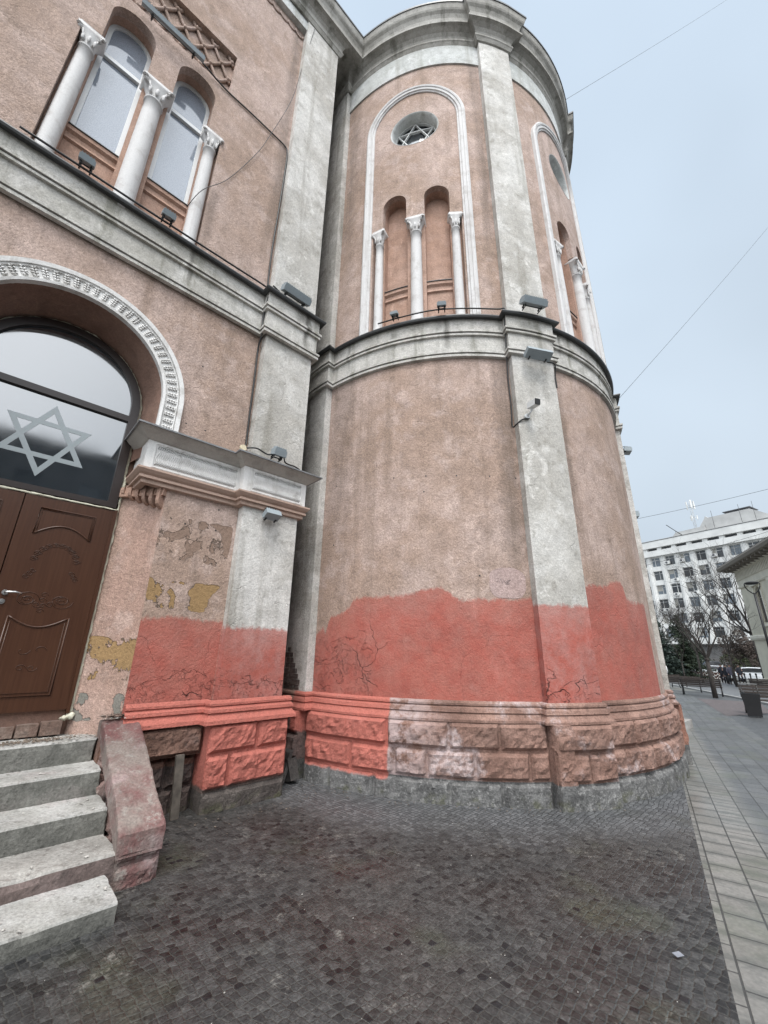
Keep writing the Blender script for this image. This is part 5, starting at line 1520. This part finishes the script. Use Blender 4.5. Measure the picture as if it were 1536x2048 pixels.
for x in (3.6, 7.2, 10.8):
    m = MB()
    for a, b, e_, f in ((x-.62, x-.52, 4, 6.7), (x+.52, x+.62, 4, 6.7), (x-.04, x+.04, 4, 6.7), (x-.52, x+.52, 5.9, 6.0), (x-.52, x+.52, 4, 4.1)): boxm(m, a, b, e_, f, -.25, -.15+.001*(a > x), mpC)
    fr = m.obj('window', 'eave', cream)
    m = MB(); panel(m, [(x-.61, 4.0), (x+.61, 4.0), (x+.61, 6.2)]+arc(x, 6.2, .61, 0, 180, 8)[1:], [], -.22, -.3, mpC); m.obj('pane', 'officepane', fr)
    m = MB(); boxm(m, x-.85, x-.64, 3.9, 6.9, .001, .09, mpC); boxm(m, x+.64, x+.85, 3.9, 6.9, .001, .09, mpC); boxm(m, x-.95, x+.95, 6.9, 7.08, .001, .2, mpC); boxm(m, x-.95, x+.95, 3.7, 3.88, .001, .2, mpC); m.obj('window_surround', 'creamtrim', cream)
    m = MB(); boxm(m, x-.6, x+.6, .3, 2.1, -.28, -.2, mpC); m.obj('window', 'officepane', cream)

# --- facade across the street (seen mirrored in the door glass)
Pm = F(-3, 19.5, 0); 
town = thing('townhouse', 'long plain stone townhouse across the street mirrored in the door glass', 'building', Pm)
def mpB(x, z, d): return F(x, 19.5-d, z)
whs = [[(x-.6, z), (x+.6, z), (x+.6, z+2), (x-.6, z+2)] for x in [-9+3*k for k in range(14)] for z in (1.2, 5.2, 9.0)]
m = MB(); panel(m, [(-12, -.3), (34, -.3), (34, 12.7), (-12, 12.7)], whs, 0, -.3, mpB); boxm(m, -12, 34, -.3, 12.7, -9, -.4, mpB); m.obj('wall', 'townwall', town)
m = MB(); extr(m, [(-.2, 12.6), (.3, 12.7), (.5, 13.0), (-.2, 13.2)], -12.3, 34.3, mpB); extr(m, [(-.2, 4.2), (.15, 4.2), (.15, 4.5), (-.2, 4.5)], -12.1, 34.1, mpB); m.obj('cornice', 'officegrey', town)
m = MB(); extr(m, [(.5, 13.02), (-4.5, 14.2), (-9, 13.0)], -12.3, 34.3, mpB); m.obj('roof', 'flash', town)
for i, h in enumerate(whs[::2]):
    m = MB(); boxm(m, h[0][0], h[1][0], h[0][1], h[2][1], -.32, -.25, mpB); m.obj('window', 'officepane', town)

# --- vegetation
def branch(m, p, d, L, r, depth, rnd, up_=.25, spread=.55, kids=(2, 3), tw=True):
    n = 4; pts = [p.copy()]
    for i in range(n):
        d = (d+Vector((rnd.gauss(0, .09), rnd.gauss(0, .09), rnd.gauss(0, .05)+up_*.12))).normalized()
        p = p+d*L/n; pts.append(p.copy())
    tube(m, pts, r, 5 if r > .02 else 3, caps=False, r1=r*.62)
    if depth <= 0: return
    for k in range(rnd.randint(*kids)):
        i = rnd.choice((2, 3, 4)) if k else 4
        nd = (d+Vector((rnd.gauss(0, spread), rnd.gauss(0, spread), rnd.gauss(.1, spread*.5)))).normalized()
        branch(m, pts[i], nd, L*rnd.uniform(.6, .85), r*.6, depth-1, rnd, up_, spread, kids)
def bare(name, label, base, hfork, nlimb, L, r, depth, seed, spread=.45, lean=Vector((0, 0, 0)), group='bare street trees'):
    t = thing(name, label, 'tree', base, group); rnd = random.Random(seed)
    m = MB(); pts = [Vector((0, 0, -.2)), Vector((0, 0, hfork*.5))+lean*.2, Vector((0, 0, hfork))+lean*.4]; tube(m, pts, r*1.15, 8, r1=r*.85)
    blob(m, pts[-1], r*1.1, r*1.1, r*1.3, seed, .2, 8, 6)
    o = m.obj('trunk', 'bark', None); o.parent = t
    m = MB()
    for k in range(nlimb):
        a = 2*PI*k/nlimb+rnd.uniform(-.4, .4); d = (Vector((math.cos(a)*spread, math.sin(a)*spread, 1))+lean).normalized()
        branch(m, pts[-1].copy(), d, L, r*.5, depth, rnd)
    o = m.obj('crown', 'bark', None); o.parent = t
    return t
bare('bare_tree', 'young bare tree with fanned limbs rising behind the front bench', AZ(37.15, 26.8), 1.75, 6, 1.25, .10, 4, 11, .50)
bare('bare_tree', 'slim bare sapling left of the young tree behind the benches', AZ(34.9, 38), 1.6, 4, 1.1, .045, 3, 12, .3)
bare('bare_tree', 'thin bare tree between the walkers and the waste bin', AZ(39.1, 45), 2.4, 5, 1.9, .09, 4, 13, .35)
bare('bare_tree', 'second thin bare tree in front of the office block left windows', AZ(36.4, 50), 2.6, 6, 2.2, .09, 4, 14, .5)
bare('bare_tree', 'large dark bare tree spreading beside the cream house', AZ(41.5, 56), 4.6, 9, 3.6, .15, 5, 15, .8, (AZ(33, 1, 0)-AZ(41, 1, 0))*3.6)
bare('bare_tree', 'tall pale bare tree behind the conifers', AZ(33.6, 74), 3, 6, 3.0, .14, 4, 16, .35)
def leafmat(name, a, b):
    N = NT(name); oi = N.noise(2.2, 3); col = N.mix(N.ramp(oi, .3, .7), a, b)
    return N.fin(N.mul(col, N.lin(N.noise(9, 3), .3, .7, .6, 1.4)), .75)
MAT['needle'] = leafmat('dark conifer needles', (.018, .032, .020), (.045, .060, .032))
MAT['needle2'] = leafmat('blue green conifer needles', (.020, .034, .030), (.040, .058, .042))
MAT['shrub'] = leafmat('evergreen shrub leaves', (.030, .045, .018), (.070, .080, .035))
MAT['shrubbrown'] = leafmat('winter brown shrub', (.055, .042, .035), (.10, .075, .062))
def card(m, c, d, s_, rnd, asp=.35):
    a = d.cross(Vector((rnd.gauss(0, 1), rnd.gauss(0, 1), rnd.gauss(0, 1)))).normalized()
    m.face([m.p(c-a*s_*asp), m.p(c+d*s_*.5-a*s_*asp*.6), m.p(c+d*s_), m.p(c+a*s_*asp)])
def conifer(label, base, h_, rad, seed, mat='needle'):
    t = thing('conifer', label, 'tree', base, 'conifers by the car park'); rnd = random.Random(seed)
    m = MB(); tube(m, [Vector((0, 0, -.2)), Vector((0, 0, h_*.98))], .16, 8, r1=.02); o = m.obj('trunk', 'bark', None); o.parent = t
    m = MB(); z = .5
    while z < h_*.985:
        f = 1-z/h_; R0 = rad*(f**.8)*(.95+.2*rnd.random())+.12
        for k in range(max(5, int(8+6*f))):
            a = rnd.uniform(0, 2*PI); R1 = R0*rnd.uniform(.6, 1.12)
            d = Vector((math.cos(a), math.sin(a), rnd.uniform(-.15, .28)))
            n = int(R1/.13)+2
            for q in range(n):
                tt = (q+.4)/n; c = Vector((0, 0, z))+d*R1*tt-Z*.12*tt*tt*R1
                for w_ in range(3):
                    dd = (d*.6+Vector((rnd.gauss(0, .6), rnd.gauss(0, .6), rnd.gauss(.1, .35)))).normalized()
                    card(m, c+Vector((rnd.gauss(0, .05), rnd.gauss(0, .05), rnd.gauss(0, .06))), dd, rnd.uniform(.12, .28), rnd)
        z += .26
    o = m.obj('crown', mat, None); o.parent = t
conifer('dark pointed conifer in front of the office block, the taller of two', AZ(35.2, 64), 7.6, 2.7, 1)
conifer('dark conifer partly hidden behind the apse edge', AZ(33.1, 62), 7.0, 2.5, 2, 'needle2')
conifer('low conifer between the taller conifer and the parked silver car', AZ(36.4, 82), 4.4, 2.1, 5)
def shrub(name, label, base, rx, rz_, seed, mat, n, s0=.16, group='shrubs by the car park'):
    t = thing(name, label, 'shrub', base, group); rnd = random.Random(seed)
    m = MB()
    for k in range(9): branch(m, Vector((rnd.gauss(0, .3*rx), rnd.gauss(0, .3*rx), 0)), Vector((rnd.gauss(0, .3), rnd.gauss(0, .3), 1)).normalized(), rz_*.7, .035, 2, rnd)
    o = m.obj('stems', 'bark', None); o.parent = t
    m = MB(); cl = [(Vector((rnd.gauss(0, .42)*rx, rnd.gauss(0, .42)*rx, rz_*(.35+.6*rnd.random()))), rnd.uniform(.25, .5)*rx) for _ in range(14)]
    for _ in range(n):
        c, r_ = rnd.choice(cl); d = Vector((rnd.gauss(0, 1), rnd.gauss(0, 1), rnd.gauss(0, 1))).normalized()
        p = c+d*r_*rnd.uniform(.6, 1)**.5
        if p.z < 0: continue
        card(m, p, Vector((rnd.gauss(0, 1), rnd.gauss(0, 1), rnd.gauss(.3, 1))).normalized(), rnd.uniform(.7, 1.3)*s0, rnd, .45)
    o = m.obj('foliage', mat, None); o.parent = t
shrub('evergreen_shrub', 'green evergreen shrub behind the low brown wall', AZ(34.6, 73), 2.0, 2.0, 1, 'shrub', 2600)
shrub('evergreen_shrub', 'dark green evergreen shrub behind the white parked car', AZ(40.4, 78), 2.6, 3.6, 2, 'shrub', 3600)
shrub('large_shrub', 'tall brown winter shrub beside the cream house', AZ(40.9, 70), 2.4, 6.2, 3, 'shrubbrown', 5200)
shrub('large_shrub', 'brown winter shrub in front of the office ground floor', AZ(39.3, 80), 2.2, 3.4, 4, 'shrubbrown', 2600)

# --- low wall and pale ornamental fence
def railing():
    t = thing('ornamental_fence', 'low brown wall panel with white scrolling ornament by the car park', 'fence', AZ(36.6, 68))
    a, b = AZ(35.2, 64.5), AZ(39.9, 63); dv = (b-a).normalized(); nv = Vector((-dv.y, dv.x, 0)); L = (b-a).length
    m = MB(); boxw(m, a-Z*.1, dv*L, nv*.12, Z*.98); tobj(m, 'panel', 'officebrown', t)
    m = MB(); rnd = random.Random(4); s_ = .1
    while s_ < L-.5:
        for zz in (.3, .68):
            pts = []; r_ = rnd.uniform(.14, .2); f = rnd.choice((-1, 1))
            for k in range(10): an = f*k/9*1.7*PI+rnd.uniform(-.15, .15); pts.append(a+dv*(s_+r_+math.cos(an)*r_)-nv*.03+Z*(zz+math.sin(an)*r_))
            tube(m, pts, .035, 5)
        s_ += .42
    tobj(m, 'ornament', 'officewhite', t)
railing()
t = thing('low_wall', 'low brown planter wall behind the benches', 'wall', AZ(34, 67))
m = MB(); a, b = AZ(31.0, 65), AZ(35.2, 66.5); dv = (b-a); nv = Vector((-dv.y, dv.x, 0)).normalized()
boxw(m, a-Z*.1, dv, nv*.4, Z*1.25); tobj(m, 'wall_body', 'officebrown', t)
m = MB(); boxw(m, a+Z*1.15-nv*.05, dv, nv*.5, Z*.09); tobj(m, 'coping', 'kerb', t)

# --- benches
def bench(label, loc, rz, src_=None):
    t = thing('park_bench', label, 'bench', loc, 'park benches on the square', rz)
    def sub(nm, mat, fn): m = MB(); fn(m); o = m.obj(nm, mat, None); o.parent = t; return o
    # local: long axis x, back towards -y
    for sx in (-.82, .82):
        def side(m, sx=sx):
            tube(m, [(sx, .28, 0), (sx, .26, .22), (sx, .22, .41), (sx, -.18, .40), (sx, -.26, .60), (sx, -.34, .84)], .028, 6)
            tube(m, [(sx, -.18, .40), (sx, -.22, .2), (sx, -.30, 0)], .028, 6)
            tube(m, [(sx, -.24, .62), (sx, .0, .64), (sx, .22, .62), (sx, .28, .55), (sx, .22, .48), (sx, .20, .42)], .022, 6)
        sub('leg_frame', 'iron', side)
    def seat(m):
        for k in range(4): cbox(m, (0, -.13+.105*k, .435), 1.75, .085, .035)
    def back(m):
        for k in range(4): y = -.245-.028*k; cbox(m, (0, y, .53+.095*k), 1.75, .03, .082)
    sub('seat', 'benchwood', seat); sub('backrest', 'benchwood', back)
    return t
b1 = bench('dark slatted bench seen from behind, in front of the young bare tree', AZ(36.15, 28.6), R_(-36-4))
dup(b1, AZ(34.6, 32), R_(-34), 'dark bench just behind and left of the front bench')
dup(b1, AZ(33.2, 36), R_(20), 'dark bench mostly hidden behind the apse edge')
dup(b1, AZ(41.75, 33), R_(-60), 'dark bench at the right edge beyond the waste bin')
dup(b1, AZ(41.95, 18.9), R_(150), 'bench with curled iron arm at the right edge beside the waste bin')
# --- waste bin
t = thing('waste_bin', 'black tapered waste bin on the paving', 'waste bin', AZ(39.95, 17.7), None, R_(-40))
def sub2(nm, mat, fn): m = MB(); fn(m); o = m.obj(nm, mat, None); o.parent = t; return o
def binb(m):
    rows = []
    for z, w_ in ((.03, .17), (.30, .19), (.62, .225), (.66, .23), (.665, .19), (.35, .17)):
        rows.append([m.p((sx*w_, sy*w_*.8, z)) for sx, sy in ((-1, -1), (1, -1), (1, 1), (-1, 1))])
    for a, b in zip(rows, rows[1:]):
        for k in range(4): m.face([a[k], a[(k+1) % 4], b[(k+1) % 4], b[k]])
    m.face(rows[0]); m.face(rows[-1])
def binf(m):
    for sx in (-1, 1): tube(m, [(sx*.20, 0, .66), (sx*.20, 0, .92)], .014, 6)
    cbox(m, (0, 0, .93), .44, .30, .02)
sub2('bucket', 'iron', binb); sub2('hood', 'bench_grey', binf)
# --- street lamp
t = thing('street_lamp', 'black street lamp with heart shaped open head', 'street lamp', AZ(42.35, 20.2), None, R_(-42))
H_ = 4.05-gh(AZ(42.35, 20.2).x, AZ(42.35, 20.2).y)
def lp_(m): tube(m, [(0, 0, -.1), (0, 0, 1.0)], .065, 10, r1=.055); tube(m, [(0, 0, 1.0), (0, 0, H_-.36)], .045, 10, r1=.035)
def arm(m):
    for sx in (-1, 1):
        tube(m, [(0, 0, H_-.40), (sx*.06, 0, H_-.36), (sx*.15, 0, H_-.26), (sx*.205, 0, H_-.14), (sx*.215, 0, H_-.04), (sx*.20, 0, H_)], .020, 7)
def hd(m): lathe(m, [(.03, -.055), (.17, -.05), (.20, -.015), (.21, .0), (.20, .02), (.10, .05), (.02, .06)], Vector((0, 0, H_)), 20)
sub2('pole', 'iron', lp_); sub2('arms', 'iron', arm); sub2('head', 'iron', hd)
# --- bollards
def boll(label, loc, src_=[None]):
    if src_[0] is None:
        m = MB(); lathe(m, [(.09, -.05), (.09, .06), (.055, .09), (.05, .85), (.075, .88), (.08, .93), (.05, 1.0), (.01, 1.03)], Vector((0, 0, 0)), 12)
        o = m.obj('bollard', 'iron', None); o.location = loc; tag(o, label, 'bollard', 'black bollards along the street'); src_[0] = o
    else:
        o = src_[0].copy(); COL.objects.link(o); o.location = loc; o['label'] = label
for lb, az_, d_ in [('black bollard left of the waste bin top, first of the row', 39.9, 50), ('black bollard second of the row toward the white car', 40.35, 50.5), ('black bollard third of the row toward the white car', 40.8, 51), ('black bollard at the right end of the row by the cream house', 41.3, 51.5)]: boll(lb, AZ(az_, d_))

# --- cars (length along local x)
def car(label, loc, rz, paint, suv=0.0, cat='car'):
    t = thing('parked_car', label, cat, loc, 'cars in the car park', rz)
    h = 1.46+suv
    base = [(-2.1, .35), (-2.15, .62), (-2.05, .88+suv*.5), (-1.35, .96+suv*.5), (-.75, h-.05), (-.2, h), (.9, h-.02), (1.55, 1.02+suv*.6), (2.05, .96+suv*.5), (2.12, .6), (2.08, .33)]
    def body(m):
        W = .86; rows = []
        lay = [(-W, 0), (-W*.97, .02), (W*.97, .02), (W, 0)]
        for y, sh in ((-W, .04), (-W+.05, 0), (W-.05, 0), (W, .04)):
            row = []
            for x, z in base:
                t_ = max(0, (z-.95-suv*.5)/(h-.95-suv*.5)); yy = y*(1-.18*t_)
                row.append(m.p((x*(1-sh*.3), yy, z-(sh if z > .5 else -sh))))
            rows.append(row)
        for a, b in zip(rows, rows[1:]):
            for k in range(len(base)-1): m.face([a[k], a[k+1], b[k+1], b[k]], True)
            m.face([a[0], b[0], b[-1], a[-1]])
        m.face(rows[0]); m.face(rows[-1][::-1])
    def sub(nm, mat, fn, par=None): m = MB(); fn(m); o = m.obj(nm, mat, None); o.parent = par or t; return o
    sub('body', paint, body)
    g = [(-1.22, .99+suv*.5), (-.68, h-.12), (-.2, h-.07), (.82, h-.09), (1.3, 1.05+suv*.55)]
    for sy in (-1, 1):
        def gl(m, sy=sy):
            top = []; 
            P = [(x, sy*(.865*(1-.18*max(0, (z-.95-suv*.5)/(h-.95-suv*.5)))+.006), z) for x, z in g]
            m.face([m.p(q) for q in P])
        sub('side_window', 'lampglass', gl)
    def ws(m):
        for x0, z0, x1, z1 in ((-1.33, .99+suv*.5, -.79, h-.08), (1.54, 1.06+suv*.6, .96, h-.06)):
            m.face([m.p(q) for q in ((x0-.012 if x0 < 0 else x0+.012, -.7, z0), (x0-.012 if x0 < 0 else x0+.012, .7, z0), (x1-.012 if x1 < 0 else x1+.012, .6, z1), (x1-.012 if x1 < 0 else x1+.012, -.6, z1))])
    sub('windscreen', 'lampglass', ws)
    for x in (-1.3, 1.3):
        for sy in (-1, 1):
            def wh(m): disc(m, Vector((x, sy*.70, .32)), Vector((0, sy, 0)), .32, .17, 18)
            wo = sub('wheel', 'tyre', wh)
            def rim(m): disc(m, Vector((x, sy*.868, .32)), Vector((0, sy, 0)), .2, .012, 12)
            sub('rim', 'chrome', rim, wo)
    for sy in (-1, 1):
        sub('headlight', 'chrome', lambda m: cbox(m, (-2.12, sy*.6, .72+suv*.3), .06, .36, .14))
        sub('tail_light', 'tail', lambda m: cbox(m, (2.08, sy*.66, .82+suv*.3), .06, .26, .16))
    return t
car('silver car behind the young tree, left end of the car park', AZ(35.9, 73), R_(-30), 'carsilver')
car('white car half hidden by the young tree trunk', AZ(37.5, 72), R_(-32), 'carwhite')
car('dark blue van shaped car behind the white cars', AZ(37.3, 80), R_(-20), 'cardark', .45)
car('white car behind the walkers', AZ(38.9, 80), R_(-35), 'carwhite', .1)
car('white car nearest the cream house', AZ(40.5, 62), R_(-38), 'carwhite', .05)

# --- people
def person(label, loc, rz, top, bottom, stride=.12, pose=0, hair='bark'):
    t = thing('person', label, 'person', loc, 'people walking on the square', rz)
    def skin(pts, edges, rad):
        me = bpy.data.meshes.new('body'); me.from_pydata(pts, edges, [])
        o = bpy.data.objects.new('body', me); COL.objects.link(o)
        sk = o.modifiers.new('s', 'SKIN'); sv = me.skin_vertices[0].data
        for i, r_ in enumerate(rad): sv[i].radius = (r_, r_) if isinstance(r_, float) else r_
        sv[0].use_root = True
        ss = o.modifiers.new('u', 'SUBSURF'); ss.levels = 1; ss.render_levels = 1
        dg = bpy.context.evaluated_depsgraph_get(); me2 = bpy.data.meshes.new_from_object(o.evaluated_get(dg))
        bpy.data.objects.remove(o); return me2
    s_ = stride
    pts = [(0, 0, .93), (0, .01, 1.15), (0, .0, 1.38), (0, .0, 1.47), (0, .02, 1.56), (0, .03, 1.70),
           (-.10, 0, .90), (-.10, s_, .50), (-.10, s_*1.2-.06, .08), (-.10, s_*1.2+.08, .035),
           (.10, 0, .90), (.10, -s_*.6, .50), (.10, -s_*1.5, .10), (.10, -s_*1.5+.13, .035),
           (-.19, 0, 1.38), (-.24, -.05, 1.12), (-.23, .06, .88), (-.22, .09, .78),
           (.19, 0, 1.38), (.24, .03, 1.12), (.22, .12 if not pose else .2, .90 if not pose else 1.15), (.21, .15 if not pose else .26, .80 if not pose else 1.22)]
    ed = [(0, 1), (1, 2), (2, 3), (3, 4), (4, 5), (0, 6), (6, 7), (7, 8), (8, 9), (0, 10), (10, 11), (11, 12), (12, 13), (2, 14), (14, 15), (15, 16), (16, 17), (2, 18), (18, 19), (19, 20), (20, 21)]
    rad = [(.15, .11), (.15, .11), (.17, .11), .055, .09, .085, .09, .065, .045, .035, .09, .065, .045, .035, .065, .05, .04, .035, .065, .05, .04, .035]
    me = skin(pts, ed, rad); me.materials.append(MAT['skin']); o = bpy.data.objects.new('body', me); COL.objects.link(o); o.parent = t
    m = MB(); rows = []
    for z, rx, ry in ((.78, .20, .15), (.92, .205, .16), (1.1, .19, .15), (1.3, .22, .15), (1.42, .20, .12), (1.49, .08, .08)):
        rows.append([m.p((rx*math.cos(2*PI*k/16), ry*math.sin(2*PI*k/16)+.005, z)) for k in range(16)])
    for a, b in zip(rows, rows[1:]):
        for k in range(16): m.face([a[k], a[(k+1) % 16], b[(k+1) % 16], b[k]], True)
    for a, b, c in ((14, 15, 16), (18, 19, 20)):
        tube(m, [pts[a], pts[b], pts[c]], .075, 8, r1=.05)
    o = m.obj('coat', top, None); o.parent = t
    m = MB()
    for q in ((6, 7, 8), (10, 11, 12)): tube(m, [pts[k] for k in q], .10, 8, r1=.062)
    o = m.obj('trousers', bottom, None); o.parent = t
    m = MB()
    for k in (8, 12):
        p = Vector(pts[k]); blob(m, (p.x, p.y+.07, .045), .05, .14, .05, k, .05, 8, 6)
    o = m.obj('shoes', 'iron', None); o.parent = t
    m = MB(); blob(m, (0, .005, 1.655), .098, .105, .105, 2, .06, 10, 8); o = m.obj('hair', hair, None); o.parent = t
    m = MB(); blob(m, (0, .135, 1.61), .014, .02, .022, 1, .02, 6, 5)
    for sx in (-1, 1): blob(m, (sx*.095, .03, 1.62), .014, .02, .03, 1, .02, 6, 5)
    o = m.obj('face', 'skin', None); o.parent = t
person('person in a dark coat walking away, left of the group', AZ(38.15, 53), R_(-38+180), 'cl_dark', 'cl_dark', .14)
person('person in a dark jacket in the middle of the group', AZ(38.5, 51.5), R_(-60), 'cl_dark', 'iron', .1, 1)
person('person in a grey violet jacket and black trousers at the right of the group', AZ(38.85, 50.5), R_(-20+180), 'cl_grey', 'iron', .08, 0)
person('person in a white jacket partly hidden behind the apse', AZ(32.95, 31), R_(-20), 'cl_white', 'iron', .1)
person('distant person in dark clothes beside the thin bare tree', AZ(39.55, 57), R_(160), 'cl_dark', 'cl_dark', .13)

# --- far entrance cheek and slab beyond the apse
t = thing('stone_step', 'single pale stone step slab at the far side of the apse', 'step', F(12.4, -2.8, 0))
g0 = F(11.7, -3.1, 0); zz = gh(F(12, -2.7, 0).x, F(12, -2.7, 0).y)
m = MB(); boxw(m, F(11.5, -3.3, zz-.1), U*1.5, Nn*.62, Z*.26); tobj(m, 'slab', 'concrete', t)
m = MB(); a = F(10.9, -4.4, 0)
prof = [(-4.6, .82), (-3.25, .42), (-3.15, .30), (-3.15, -.4), (-4.6, -.4)]
t = thing('stone_cheek_wall', 'far stone cheek wall with sloping cap just beyond the apse', 'stair wall', F(11.2, -3.8, 0))
i0 = [m.p(F(10.95, w_, z_), (w_, z_)) for w_, z_ in prof]; i1 = [m.p(F(11.3, w_, z_), (w_, z_)) for w_, z_ in prof]
m.face(i0); m.face(i1[::-1])
for k in range(5): m.face([i0[k], i0[(k+1) % 5], i1[(k+1) % 5], i1[k]])
tobj(m, 'body', 'rubble', t)
m = MB(); i0 = [m.p(F(10.9, w_, z_+.004)) for w_, z_ in prof[:2]]+[m.p(F(10.9, w_, z_-.1)) for w_, z_ in prof[:2][::-1]]; i1 = [m.p(F(11.35, w_, z_+.004)) for w_, z_ in prof[:2]]+[m.p(F(11.35, w_, z_-.1)) for w_, z_ in prof[:2][::-1]]
m.face(i0); m.face(i1[::-1])
for k in range(4): m.face([i0[k], i0[(k+1) % 4], i1[(k+1) % 4], i1[k]])
tobj(m, 'cap', 'cap', t)

# --- wires
for a, b, r_, lb in wires:
    P = [a+(b-a)*k/12-Z*(.25*math.sin(PI*k/12)) for k in range(13)]
    m = MB(); tube(m, P, r_, 4); o = m.obj('overhead_wire', 'cable', None); tag(o, lb, 'wire')
